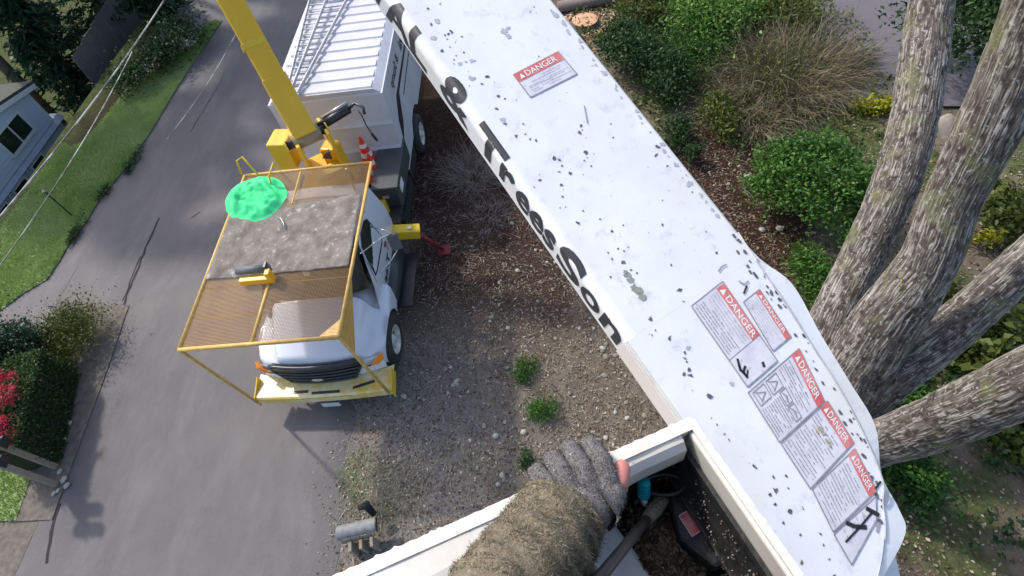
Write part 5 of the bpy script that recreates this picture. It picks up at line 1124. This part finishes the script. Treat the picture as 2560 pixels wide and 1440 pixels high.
for v in (.30,.38,.46,.54,.62,.70,.77,.84,.91):
    u=.04
    while u<.62:
        ue=min(.64,u+r_.uniform(.03,.12)); th=.022 if v>.58 else .012
        if r_.random()>.1: mb.add([uv1(u,v,LZ+.0008),uv1(u,v+th,LZ+.0008),uv1(ue,v+th,LZ+.0008),uv1(ue,v,LZ+.0008)],[(0,1,2,3)])
        u=ue+.012
mb.build('fine_print', M['grey_ink'], b1, kind='stuff')
def stroke(name, pts, wd, m, par, z=LZ+.0014):
    P=[onb(*p) for p in pts]; mbx=MB()
    for a,b in zip(P,P[1:]):
        d=Vector((b[0]-a[0],b[1]-a[1])); 
        if d.length<1e-6: continue
        d.normalize(); n=Vector((-d.y,d.x))*wd/2; mbx.add([B(a[0]-n.x,a[1]-n.y,z),B(b[0]-n.x,b[1]-n.y,z),B(b[0]+n.x,b[1]+n.y,z),B(a[0]+n.x,a[1]+n.y,z)],[(0,1,2,3)])
    return mbx.build(name, M[m], par)
fg = stroke('falling_figure',[(1842,897),(1850,925),(1860,935),(1868,945),(1857,930),(1862,915)],.006,'ink_plain',b1); 
stroke('falling_figure',[(1850,928),(1845,912)],.005,'ink_plain',b1); stroke('falling_figure',[(1866,944),(1868,925)],.004,'ink_plain',b1); stroke('falling_figure',[(1905,905),(1909,918)],.007,'ink_plain',b1)
decal([(1898,724),(1976,842),(1932,878),(1858,756)], .26, 'DANGER', rowsf(.36,.9,6), 0, label='small faded danger label beside the falling figure label')
decal([(1997,872),(2060,1003),(1948,1106),(1870,982)], .16, 'DANGER', rowsf(.22,.42,6,.04,.96)+rowsf(.62,.95,9,.40,.97), 0, label='danger label filled with tiny pictures, third down the boom')
b3 = bpy.data.objects['danger_label.003']; D3_ = [onb(*c) for c in [(1997,872),(2060,1003),(1948,1106),(1870,982)]]
def uv3(u, v, l): tl,tr,br,bl = D3_; return B((tl[0]*(1-u)+tr[0]*u)*(1-v)+(bl[0]*(1-u)+br[0]*u)*v, (tl[1]*(1-u)+tr[1]*u)*(1-v)+(bl[1]*(1-u)+br[1]*u)*v, l)
for (u0,u1,v0,v1) in ((.05,.32,.50,.70),(.05,.32,.74,.95),(.36,.62,.48,.60),(.66,.93,.48,.60)):
    o3 = MB()
    for a,b in (((u0,v0),(u1,v0)),((u1,v0),(u1,v1)),((u1,v1),(u0,v1)),((u0,v1),(u0,v0)),((u0+.03,v1-.03),((u0+u1)/2,v0+.04)),(((u0+u1)/2,v0+.04),(u1-.04,v1-.04)),((u0+.05,v1-.05),(u1-.05,v1-.06))):
        p_,q_ = uv3(*a,LZ+.0012), uv3(*b,LZ+.0012); n__=bN.cross((q_-p_).normalized())*.0012; o3.add([p_-n__,q_-n__,q_+n__,p_+n__],[(0,1,2,3)])
    o3.build('line_picture', M['grey_ink'], b3)
decal([(2068,1003),(2133,1106),(2025,1222),(1952,1110)], .17, 'DANGER', rowsf(.25,.94,14,.04,.96), 0, label='danger label with a brown rust spot, fourth down the boom')
decal([(2136,1122),(2190,1226),(2082,1330),(2030,1224)], .17, 'DANGER', rowsf(.25,.92,13,.04,.96), 0, label='lowest danger label on the boom, next to black scratches')
decal([(2190,1240),(2190,1300),(2128,1412),(2084,1336)], .0, '', rowsf(.2,.8,5,.1,.6), 0, label='blank pale label below the lowest danger label')
st = MB(); s0,t0=onb(2052,1080)
M['rust_spot'] = mat('rust_spot',(.28,.20,.11),.8,c2=(.50,.44,.34),ns=50)
def blob(cx, cy, r, el=1, ang=0, k=9, seed=0, z=LZ+.0016, mbx=None):
    rr_=random.Random(seed); s_,t_=onb(cx,cy); P=[]
    for i in range(k):
        a=2*math.pi*i/k; q=r*(.45+.85*rr_.random()**1.2); x,y=q*math.cos(a)*el,q*math.sin(a); x*=.72; y*=.72; P.append(B(s_+x*math.cos(ang)-y*math.sin(ang),t_+x*math.sin(ang)+y*math.cos(ang),z))
    n0=len(mbx.v); mbx.v+= [tuple(p) for p in P]; mbx.f.append(tuple(range(n0,n0+k)))
for i,(dx_,dy_,r) in enumerate(((0,0,.010),(10,12,.007),(18,30,.008),(25,42,.006),(-6,8,.006))): blob(2048+dx_,1072+dy_,r,1.2,0,9,i,LZ+.0020,st)
st.build('rust_spot', M['rust_spot'], boom)
stroke('scratch_mark',[(2163,1270),(2196,1288)],.010,'ink_plain',boom); stroke('scratch_mark',[(2178,1281),(2150,1315),(2112,1355)],.005,'ink_plain',boom); stroke('scratch_mark',[(2113,1306),(2135,1316),(2165,1318)],.010,'ink_plain',boom)
stroke('scratch_mark',[(2200,1203),(2186,1222)],.005,'ink_plain',boom); stroke('scratch_mark',[(2214,1225),(2218,1245),(2208,1262)],.009,'grey_ink',boom); stroke('scratch_mark',[(2196,1305),(2190,1330)],.006,'grey_ink',boom)
stroke('scratch_mark',[(1845,703),(1860,712),(1870,703)],.004,'grey_ink',boom); stroke('scratch_mark',[(1858,735),(1866,715)],.005,'ink_plain',boom); stroke('scratch_mark',[(1795,680),(1803,668),(1815,662)],.004,'grey_ink',boom)
stroke('scratch_mark',[(1460,265),(1468,310)],.003,'grey_ink',boom)
# paint chips and scuffs over the whole boom top
ch = MB(); cg = MB(); r_=random.Random(11)
ed = [(1078,62),(1070,22),(1100,10),(1128,80),(1088,50),(1155,92),(1120,86),(1125,118),(1138,106),(1118,98),(1112,88),(1105,128),(1140,140),(1160,132),(1135,150),(1165,155),(1218,192),(1205,210),(1325,30),(1335,18),(1245,241),(1262,247),(1290,250),(1240,272),(1308,310),(1262,310),(1290,340),(1313,336),(1325,348),(1340,352),(1452,315),(1455,325),(1450,333),(1533,344),(1465,382),(1460,402),(1478,416),(1385,395),(1398,400),(1405,415),(1398,430),(1385,396),(1424,433),(1350,450),(1348,438),(1335,468),(1402,463),(1406,492),(1400,520),(1445,558),(1458,528),(1530,578),(1500,548),(1405,463),(1640,388),(1645,368),(1668,415),(1655,562),(1765,580),(1545,622),(1570,618),(1520,632),(1530,648),(1560,628),(1577,675),(1592,683),(1558,655),(1526,693),(1678,663),(1790,632),(1698,725),(1626,796),(1638,826),(1630,838),(1672,846),(1712,882),(1716,905),(1722,925),(1728,940),(1712,896),(1710,935),(1722,938),(1776,992),(1792,1062),(1822,1100),(1884,1164),(1932,1192),(1965,1190),(1924,1236),(1938,1226),(1970,1220),(1938,1260),(1975,1278),(1958,1308),(2000,1336),(2050,1335),(2058,1362),(2004,1405),(2085,1438),(1810,1085),(1890,1170),(1940,1400)]
for i,(x,y) in enumerate(ed): blob(x,y,r_.choice((.0035,.004,.005,.006,.0085)),r_.uniform(.9,1.7),r_.uniform(0,3),8,i,.0012 if onb(x,y)[0]<.07 else .0016,ch)
for i in range(300):
    x=r_.uniform(1000,2150); y=r_.uniform(0,1400); s_,t_=onb(x,y)
    if -WB+.05<t_<(-.02 if s_<.05 else -.16) and not (1720<x<2190 and 700<y<1330 and t_>-.33 and s_>.05): blob(x,y,r_.uniform(.0010,.0030),r_.uniform(.8,1.8),r_.uniform(0,3),7,i+300,.0012 if s_<.07 else .0016,ch)
for i,(x,y,r) in enumerate(((1093,53,.011),(1260,78,.015),(1272,92,.012),(1180,152,.012),(1178,195,.013),(1085,95,.012),(1270,70,.010),(1150,160,.010),(1258,300,.010),(1720,870,.008),(1722,462,.010),(1830,960,.008))): blob(x,y,r,1.3,.8,11,i+80,.0012 if onb(x,y)[0]<.07 else .0016,cg)
for i in range(26):   # worn right edge
    y=20+i*21+r_.uniform(-8,8); x=1390+(y-10)/1.244-r_.uniform(13,26); blob(x,y,r_.uniform(.004,.011),1.6,0,8,i+150,.0012,cg)
for i in range(60):   # scuffs along the crease
    k_=r_.random()*39; a=crl[int(k_)]; b=crl[int(k_)+1]; f=k_%1; s_=a[0]*(1-f)+b[0]*f; t_=a[1]*(1-f)+b[1]*f-r_.uniform(0,.035); q=r_.uniform(.002,.006); P=[B(s_+q*math.cos(j)*1.8*r_.uniform(.6,1),t_+q*math.sin(j)*r_.uniform(.6,1),.0016) for j in (0,1,2,3,4,5)]; n0=len(ch.v); ch.v+=[tuple(p) for p in P]; ch.f.append(tuple(range(6)) if n0==0 else tuple(range(n0,n0+6)))
ch.build('paint_chips', mat('chip_dark',(.06,.065,.08),.7,c2=(.16,.17,.19),ns=60), boom, kind='stuff')
cg.build('grey_scuffs', mat('scuff_grey',(.36,.38,.42),.7,c2=(.5,.52,.56),ns=60,contrast=.2), boom, kind='stuff')
M['algae_film'] = mat('algae_film', (.62,.62,.40), .6, c2=(.74,.74,.62), ns=18, contrast=.15)
af = MB()
for i,(x,y,r) in enumerate(((1812,1180,.014),(1832,1215,.018),(1850,1250,.020),(1872,1290,.020),(1895,1330,.018),(1915,1365,.016))): blob(x,y,r,2.0,.15,16,i+400,.0009+.0001*i,af)
af.build('algae_film', M['algae_film'], boom)
stn = MB()
for i,(x,y,r) in enumerate(((1568,688,.012),(1577,702,.014),(1585,718,.015),(1592,728,.017),(1603,742,.015),(1562,680,.008))): blob(x,y,r,1.1,.9,12,i+20,.0012+.0003*i,stn)
stn.build('lichen_stain', M['moss_stain'], boom)

# ------------------------------------------------------------ bucket the worker stands in
RZ = 8.5; KA = at(1727,1052,RZ); e1 = Vector((.9205,.3908,0)).normalized(); e2 = Vector((.347,-.938,0)).normalized()
def K(a, b, z=0): return KA + e1*a + e2*b + UZ*z     # a: towards the worker, b: along the far wall
BA, BB, DEP = .66, .74, 1.06
bk = empty('bucket', K(BA/2,BB/2,-DEP), 'open white fibreglass bucket with black liner holding the worker', 'bucket')
tw = .012
def wall(a0,a1,b0,b1,name,m,z0=-DEP,z1=0,bev=.004): return MB().hexa([K(a0,b0,z0),K(a1,b0,z0),K(a1,b1,z0),K(a0,b1,z0),K(a0,b0,z1),K(a1,b0,z1),K(a1,b1,z1),K(a0,b1,z1)]).build(name,M[m],bk,bev=bev)
wall(0,tw,0,BB,'wall','bucket_white'); wall(BA-tw,BA,0,BB,'wall','bucket_white'); wall(tw+.0005,BA-tw-.0005,0,tw,'wall','bucket_white'); wall(tw+.0005,BA-tw-.0005,BB-tw,BB,'wall','bucket_white')
wall(tw,BA-tw,tw,BB-tw,'floor','liner',-DEP+.001,-DEP+.03)
# lip: chipped rim running round the top
lip = MB(); r_=random.Random(3)
def lipbar(a,b,nrm,name,w0=.004,w1=.0125):
    n=150; rows=[[],[],[],[]]
    for i in range(n+1):
        p=a.lerp(b,i/n); j=.0022*noise.noise(Vector((i*.13,w0*99,0)))+.0012*noise.noise(Vector((i*1.3,3,0))); w_=w0+.0012*noise.noise(Vector((i*.5,7,0)))+(.0022 if r_.random()<.06 else 0)
        rows[0].append(p-nrm*w_-UZ*.010); rows[1].append(p-nrm*w_+UZ*(.006+j)); rows[2].append(p+nrm*w1+UZ*(.005+j*.5)); rows[3].append(p+nrm*w1-UZ*.010)
    return MB().grid(rows).build(name,M['rim_white'],bk)
M['rim_white'] = mat('rim_white',(.84,.81,.76),.45,c2=(.66,.62,.54),ns=11,c3=(.28,.25,.21),ns3=55,th3=.66)
lipbar(K(0,-.0),K(0,BB),e1,'rim'); lipbar(K(0,0),K(BA,0),e2,'rim',.003,.0070); lipbar(K(BA,0),K(BA,BB),-e1,'rim'); lipbar(K(0,BB),K(BA,BB),-e2,'rim')
rows=[]
for i in range(41):
    f=i/40; b_=tw+.012+(BB-2*tw-.03)*f; w_=.018+.052*min(1,max(0,(b_-.10)/.35)); rows.append([K(.006,b_,.0035),K(.012+w_*.5,b_,-.002-.002*noise.noise(Vector((f*9,1,1)))),K(.012+w_,b_,-.014),K(.014+w_,b_,-.05)])
MB().grid(rows).build('rim_flange', M['rim_white'], bk)
# black liner hung inside, lower than the rim
LT = -.10
wall(tw+.009,BA-tw-.009,tw+.002,tw+.008,'liner','liner',-DEP+.03,-.040,0)
wall(tw+.002,tw+.006,tw+.010,.115,'liner','liner',-DEP+.03,-.085,0)
# ledge of the black liner along the boom side, strewn with small pale grit
lg = []
for i in range(30):
    f=i/29; row=[]
    for j in range(7):
        v=j/6; row.append(K(.03+(BA-.10)*f, tw+.009+.016*v, -.060-.03*math.sin(v*3.1)-.01*noise.noise(Vector((f*14,v*4,1)))-.07*v))
    lg.append(row)
MB().grid(lg).build('liner_fold', M['liner'], bk, smooth=True)
pts = np.array([list(K(r_.uniform(.05,.55), tw+.010+.017*(v:=r_.random()), -.060-.075*v)) for _ in range(420)]); V,F = octa(pts,.0015); npmesh('grit', V, F, M['grit'], bk, tint=np.repeat(rng.beta(1.3,2.5,len(pts)),8), kind='stuff')
# tool tray hung inside under the rim, lined black
TZ = 8.265
MB().hexa([K(tw+.003,tw+.004,-.34),K(.26,tw+.004,-.34),K(.26,.235,-.34),K(tw+.003,.235,-.34),K(tw+.003,tw+.004,-.242),K(.26,tw+.004,-.242),K(.26,.235,-.242),K(tw+.003,.235,-.242)]).build('tool_tray', M['liner'], bk, bev=.006)
stp = [at(1440,1335,8.325),at(1522,1288,8.325),at(1660,1470,8.325),at(1560,1540,8.325)]
MB().prism([Vector(p)-UZ*.10 for p in stp],(0,0,.10)).build('inner_step', M['bucket_white'], bk, bev=.008)
stp = [at(1798,1440,8.29),at(1832,1421,8.29),at(1905,1436,8.29),at(1925,1480,8.29),at(1800,1500,8.29)]
MB().prism([Vector(p)-UZ*.03 for p in stp],(0,0,.03)).build('inner_block', M['bucket_white'], bk, bev=.006)
bagp = [at(1668,1215,8.355),at(1742,1205,8.355),at(1850,1390,8.355),at(1790,1425,8.355),at(1700,1350,8.355)]
bag = MB().prism([Vector(p)-UZ*.040 for p in bagp],(0,0,.04)).build('tool_bag', mat('bag_black',(.010,.014,.016),.5,c2=(.03,.035,.035),ns=10,bump=.4,bs=20), None, bev=.008); tag(bag,'black tool bag with a small red label lying in the bucket tray','bag')
lp = [at(1697,1290,8.357),at(1722,1275,8.357),at(1755,1325,8.357),at(1730,1342,8.357)]
MB().prism(lp,(0,0,.001)).build('red_label', M['label_red'], bag)
lpz=[p+UZ*.0012 for p in lp]
for a,b in zip(lpz,lpz[1:]+lpz[:1]): MB().tube([a,b],.0009,4).build('label_edge', bpy.data.materials.get('label_edge') or mat('label_edge',(.7,.55,.55),.5), bag)
pl_=[]
while len(pl_) < 5200:
    x=r_.gauss(1655,46); y=r_.gauss(1375,60); z=TZ+.020+.055*math.exp(-((x-1650)/60)**2-((y-1385)/75)**2)+r_.uniform(0,.008); p_=at(x,y,z); q_=p_-KA
    if .016<q_.dot(e1)<.25 and .016<q_.dot(e2)<.22: pl_.append(list(p_))
V,F = pieces(0,np.array(pl_),.0085,.55,1.6,0,.001); o=npmesh('wood_debris',V,F,M['litter'],tint=rng.beta(1.2,2.4,len(F)),kind='stuff'); tag(o,'brown leaf and bark debris piled in the bucket tray','debris')
pl_=[]
while len(pl_) < 500:
    p_=at(r_.gauss(1672,17),r_.gauss(1168,10),8.33+r_.uniform(0,.01)); q_=p_-KA
    if q_.dot(e1)>.014 and q_.dot(e2)>.014: pl_.append(list(p_))
V,F=pieces(0,np.array(pl_),.0065,.5,1.2,0,.001); o=npmesh('wood_debris',V,F,M['litter'],tint=rng.beta(2,2,len(F)),kind='stuff'); tag(o,'pale crumbs of debris by the teal handled tool','debris')
# teal handled saw with black cord loop
tl = empty('hand_tool', at(1612,1225,8.40), 'small tool with ribbed teal handle and white tip hanging inside the bucket', 'tool')
ha, hb = at(1611,1200,8.425), at(1609,1243,8.40); d_=(hb-ha)
MB().tube([ha,ha+d_*.15,ha+d_*.5,ha+d_*.85,hb],[.0075,.0092,.0085,.0092,.0075],14).build('handle', M['teal'], tl, smooth=True)
for k in range(4): t_=.2+.17*k; MB().tube([ha+d_*t_,ha+d_*(t_+.05)],.0097,14).build('grip_ring', mat('teal_dark',(.0,.26,.33),.5) if k==0 else bpy.data.materials['teal_dark'], tl)
MB().tube([hb,hb+(at(1613,1262,8.385)-hb)],[.0055,.0035],10).build('tip', M['white_paint'], tl, smooth=True)
cl=[at(1618+52*math.cos(a)+42, 1212+26*math.sin(a), 8.385) for a in np.linspace(-.4,5.6,20)]
o=MB().tube(cl,.0032,7).build('cord', M['black_plastic'], None, smooth=True); tag(o,'black cord looped beside the teal handle in the bucket','cord')
# pruning pole
pol = empty('pole', at(1560,1360,8.4), 'dark slim pole with a tan wrapped end leaning inside the bucket', 'pole')
pa_, pb_ = at(1490,1455,8.60), at(1622,1293,8.40)
MB().tube([pa_,pb_],.0068,12).build('shaft', mat('pole_brown',(.045,.036,.032),.5,c2=(.09,.075,.065),ns=12), pol, smooth=True)
pc_=at(1650,1258,8.38); MB().tube([pb_-(pb_-pa_)*.05,pb_.lerp(pc_,.5),pc_,at(1668,1250,8.375)],[.0085,.011,.010,.004],12).build('wrapped_end', mat('wrap_tan',(.19,.17,.11),.95,c2=(.30,.27,.2),ns=60,bump=.8,bs=150), pol, smooth=True)

# ------------------------------------------------------------ the worker: one skinned body, sleeve, glove
per = empty('person', K(.36,.42,-DEP+.03), 'worker in the bucket, mottled khaki sleeve and grey knit glove gripping the rim', 'person')
def skin(name, pts, edges, radii, m, parent, root=0, sub=2):
    me = bpy.data.meshes.new(name); me.from_pydata([tuple(p) for p in pts], edges, []); me.update()
    o = bpy.data.objects.new(name, me); col.objects.link(o); me.materials.append(M[m])
    o.parent = parent; o.matrix_parent_inverse = PINV(parent)
    md = o.modifiers.new('skin','SKIN'); md.use_smooth_shade = True
    for i,r in enumerate(radii): 
        sv = me.skin_vertices[0].data[i]; sv.radius = (r,r) if not isinstance(r,tuple) else r; sv.use_root = (i==root)
    sb = o.modifiers.new('sub','SUBSURF'); sb.levels = sub; sb.render_levels = sub
    return o

FZ = -DEP+.03
def kb_(px, py, z): p = at(px,py,z)-KA; return p.dot(e1), p.dot(e2)
bT = kb_(1497,1155,8.53)[1]; bP = kb_(1362,1220,8.53)[1]
wr = at(1400,1300,8.575); el = at(1248,1525,8.64)
bodyP = [K(.42,.33,-.10),K(.40,.33,.12),K(.36,.33,.34),K(.35,.33,.47),K(.36,.33,.57),           # pelvis..neck
         K(.35,.53,.43), el, wr+(el-wr)*.12,                                                     # left arm
         K(.37,.13,.43),K(.46,.10,.20),K(.34,.16,.02),                                        # right arm
         K(.42,.42,-.14),K(.40,.44,-.56),K(.43,.45,FZ+.08),K(.42,.24,-.14),K(.40,.22,-.56),K(.43,.21,FZ+.08),
         K(.34,.45,FZ+.05),K(.34,.21,FZ+.05)]
bodyE = [(0,1),(1,2),(2,3),(3,4),(3,5),(5,6),(6,7),(3,8),(8,9),(9,10),(0,11),(11,12),(12,13),(13,17),(0,14),(14,15),(15,16),(16,18)]
bodyR = [.15,.15,.165,.13,.055,.085,.062,.052,.08,.062,.045,.10,.07,.06,.10,.07,.06,.045,.045]
body = skin('body', bodyP, bodyE, bodyR, 'jacket', per)
# sleeve with soft wrinkle rings over the forearm
shd = K(.35,.51,.42); path = [shd.lerp(el,.35), shd.lerp(el,.8), el, el.lerp(wr,.3), el.lerp(wr,.6), el.lerp(wr,.9), el.lerp(wr,1.04)]
ctr = []
for i in range(len(path)-1):
    for t in range(14): 
        g = lambda k: path[max(0,min(len(path)-1,k))]; u=t/14
        ctr.append(.5*((2*g(i))+(g(i+1)-g(i-1))*u+(2*g(i-1)-5*g(i)+4*g(i+1)-g(i+2))*u*u+(3*g(i)-g(i-1)-3*g(i+1)+g(i+2))*u**3))
ctr.append(path[-1]); nC = len(ctr); rows=[]; ref=Vector((0,0,1))
for k,c in enumerate(ctr):
    t=(ctr[min(k+1,nC-1)]-ctr[max(k-1,0)]).normalized(); ref=(ref-t*ref.dot(t)).normalized(); b=t.cross(ref); row=[]; f=k/(nC-1)
    for j in range(65):
        a=2*math.pi*(j%64)/64; r0=.066-.020*f-.004*math.cos(f*3.1)
        wv=.0042*math.sin(f*62+1.6*math.sin(a+.5)+.9*math.sin(2*a+f*9))*(.5+.5*math.sin(a*2+f*6))+.0055*(noise.noise(Vector((math.cos(a)*1.5,math.sin(a)*1.5,f*14))))+.0016*noise.noise(Vector((math.cos(a)*5,math.sin(a)*5,f*50)))
        if f>.955: wv += -.006*(f-.955)/.045
        row.append(c+(ref*math.cos(a)+b*math.sin(a))*(r0+wv))
    rows.append(row)
MB().grid(rows).build('sleeve', M['jacket'], per, smooth=True)
rows=[]
for k in range(9):
    f=k/8; c=el.lerp(wr,.99+.16*f); t=(wr-el).normalized(); rf_=Vector((0,0,1)); rf_=(rf_-t*rf_.dot(t)).normalized(); b=t.cross(rf_)
    rows.append([c+(rf_*math.cos(a)*.82+b*math.sin(a))*(.050-.006*f+.0022*(k%2)) for a in np.linspace(0,2*math.pi,41)])
MB().grid(rows).build('cuff', M['glove_palm'], per, smooth=True)
# black vest front and collar
rows=[]
for z in np.linspace(-.16,.44,14):
    rows.append([K(.35-.225*math.cos(a)*(1-.25*max(0,z-.25)/.2), .33+.215*math.sin(a)*(1-.3*max(0,z-.3)/.15), z) for a in np.linspace(-math.pi,math.pi,41)])
rows.append([K(.35-.09*math.cos(a), .33+.09*math.sin(a), .50) for a in np.linspace(-math.pi,math.pi,41)])
MB().grid(rows).build('vest', M['vest'], per, smooth=True)
# gloved left hand gripping the rim
gp=[wr, wr.lerp(K(.07,(bT+bP)/2,.045),.55)]; ge=[(0,1)]; grd=[(.040,.030),(.046,.026)]
for i in range(4):
    b=bT+(bP-bT)*i/3; k0=len(gp); ln=(0,.006,.003,-.006)[i]
    gp += [K(.055-.004*i,b*.75+(bT+bP)/2*.25,.040), K(.012,b,.048+ln*.3), K(-.014-ln,b,.034), K(-.024-ln,b,.008), K(-.024-ln,b,-.022)]
    ge += [(1,k0),(k0,k0+1),(k0+1,k0+2),(k0+2,k0+3),(k0+3,k0+4)]; grd += [(.021,.017),.0150,.0142,.0130,.0105]
k0=len(gp); t1,t2,t3 = at(1508,1275,8.56), at(1533,1245,8.545), at(1545,1215,8.535)
gp += [t1,t2,t3]; ge += [(1,k0),(k0,k0+1),(k0+1,k0+2)]; grd += [.021,.017,.0155]
glove = skin('glove', gp, ge, grd, 'glove_knit', per, root=1, sub=2)
tips=[at(1544,1222,8.535), at(1549,1195,8.533), at(1554,1172,8.53), at(1556,1160,8.527)]
th = MB().tube([tips[0],tips[1],tips[2],tips[3],tips[3]+(tips[3]-tips[2])*.5],[.0125,.0128,.0118,.0085,.003],14).build('thumb_tip', M['skin'], glove, smooth=True)
# right glove, head and helmet
rg0 = K(.34,.16,.02)
skin('glove', [rg0,rg0+e1*-.05-UZ*.03]+[rg0+e1*(-.09-.0)+e2*(.03*(i-1.5)*.8)-UZ*(.05) for i in range(4)]+[rg0+e1*-.115+e2*(.03*(i-1.5)*.8)-UZ*.085 for i in range(4)]+[rg0-e1*.05-e2*-.045-UZ*.04,rg0-e1*.085-e2*-.05-UZ*.06], [(0,1)]+[(1,2+i) for i in range(4)]+[(2+i,6+i) for i in range(4)]+[(1,10),(10,11)], [.035,.035]+[.013]*4+[.010]*4+[.014,.011], 'glove_knit', per, root=1, sub=2)
hc = CAM+BACK*.09+Vector((.105,0,-.055)); rows=[]
MB().lathe([(.001,-.125),(.045,-.12),(.068,-.09),(.078,-.04),(.082,.0),(.08,.05),(.06,.09),(.001,.11)],hc,(0,0,1),28).build('head', M['skin'], per, smooth=True)
MB().lathe([(.125,.015),(.118,.03),(.108,.08),(.07,.125),(.001,.14)],hc+Vector((.012,0,0)),(0,0,1),28).build('helmet', M['white_paint'], per, smooth=True)
MB().tube([hc+Vector((-.072,0,.0)),hc+Vector((-.098,0,-.035)),hc+Vector((-.078,0,-.045))],[.009,.014,.010],8).build('nose', M['skin'], per, smooth=True)
for s_ in (-1,1):
    MB().lathe([(.012,0),(.009,.006),(.001,.009)],hc+Vector((-.070,.030*s_,.005)),(-1,.2*s_,0),12).build('eye', M['white_paint'], per, smooth=True)
    MB().lathe([(.001,-.01),(.016,-.004),(.018,.004),(.001,.01)],hc+Vector((0,.080*s_,-.01)),(0,s_,0),12).build('ear', M['skin'], per, smooth=True)
MB().tube([hc+Vector((-.070,-.024,-.072)),hc+Vector((-.079,0,-.072)),hc+Vector((-.070,.024,-.072))],.005,6).build('mouth', M['label_red'], per, smooth=True)

# low grey drum-topped stand of planks on the soil near the road
bx0 = at(893,1322,.42); ws_ = empty('wooden_box_stand', (bx0.x,bx0.y,0), 'grey half round box on short wooden planks standing on bare soil above the bucket rim', 'box')
ax_ = (at(942,1305,.42)-at(845,1328,.42)); ln_ = ax_.length; ax_.normalize(); sx_ = Vector((-ax_.y,ax_.x,0)); 
pr=[bx0-ax_*ln_/2+sx_*(.11*math.cos(a))+UZ*(.10*math.sin(a)) for a in np.linspace(0,math.pi,12)]
MB().prism(pr, ax_*ln_).build('box', mat('box_grey',(.16,.17,.175),.65,0,c2=(.28,.29,.29),ns=12,contrast=.2), ws_, bev=.006)
MB().prism([p+ax_*(ln_+.001) for p in pr], ax_*.012).build('door', M['dark_steel'], ws_)
for k in range(3):
    c=bx0+ax_*(-.14+.17*k)+Vector((.22,.04,-.03)); MB().box((c.x,c.y,.19),(.05,.15,.38),(ax_,sx_,UZ)).build('post', M['wood'], ws_, bev=.005)
for k in range(2): MB().box(bx0+Vector((.13+.02*k,-.02,-.10-.16*k)),(ln_*.8,.025,.12),(ax_,sx_,UZ)).build('plank', M['wood'], ws_, bev=.004)
MB().tube([at(935,1285,.3),at(915,1262,.5),at(895,1272,.52)],[.05,.07,.04],10).build('shadow_blob', M['vest'], ws_, smooth=True)  # solid blob in the vest's black stands in for a disc-shaped shadow

# loose wool fibres on sleeve and glove
def fuzz(o, n, ln, cols, name, wid):
    bpy.context.view_layer.update(); dg = bpy.context.evaluated_depsgraph_get(); ev = o.evaluated_get(dg); me = ev.to_mesh(); k = len(me.polygons)
    C_ = np.zeros(k*3); me.polygons.foreach_get('center', C_); N_ = np.zeros(k*3); me.polygons.foreach_get('normal', N_); A_ = np.zeros(k); me.polygons.foreach_get('area', A_)
    W = np.array(o.matrix_world); C_ = C_.reshape(-1,3)@W[:3,:3].T+W[:3,3]; N_ = N_.reshape(-1,3)@W[:3,:3].T; ev.to_mesh_clear()
    i = rng.choice(k, n, p=A_/A_.sum()); sz = np.sqrt(A_[i])[:,None]
    d = rng.normal(size=(n,3)); nn_ = N_[i]; d -= nn_*(d*nn_).sum(1)[:,None]; d /= np.linalg.norm(d,axis=1)[:,None]; b = np.cross(nn_,d); L_ = (ln*(.4+rng.random(n)))[:,None]
    p = C_[i]+d*sz*(rng.random((n,1))-.5)*1.2; t = p+d*L_+nn_*L_*(.15+.5*rng.random((n,1))); m_ = p+d*L_*.5+nn_*L_*.35
    V = np.stack([p-b*wid,p+b*wid,m_+b*wid*.8,m_-b*wid*.8,t],1).reshape(-1,3); q = 5*np.arange(n)[:,None]
    F = np.concatenate([q+np.array([[0,1,2]]),q+np.array([[0,2,3]]),q+np.array([[3,2,4]])],1).reshape(-1,3)
    npmesh(name, V, F, tmat(name+'_fibre', cols, .9, 0, .1), per, tint=np.repeat(rng.beta(1.5,2.4,n),3), kind='stuff')
fuzz(bpy.data.objects['sleeve'], 26000, .0065, [(.05,.042,.028),(.15,.13,.09),(.28,.25,.18),(.48,.45,.36)], 'sleeve_fleece', .00028)
fuzz(glove, 14000, .0045, [(.03,.028,.027),(.11,.10,.10),(.24,.22,.23),(.50,.48,.50)], 'glove_fleece', .00025)
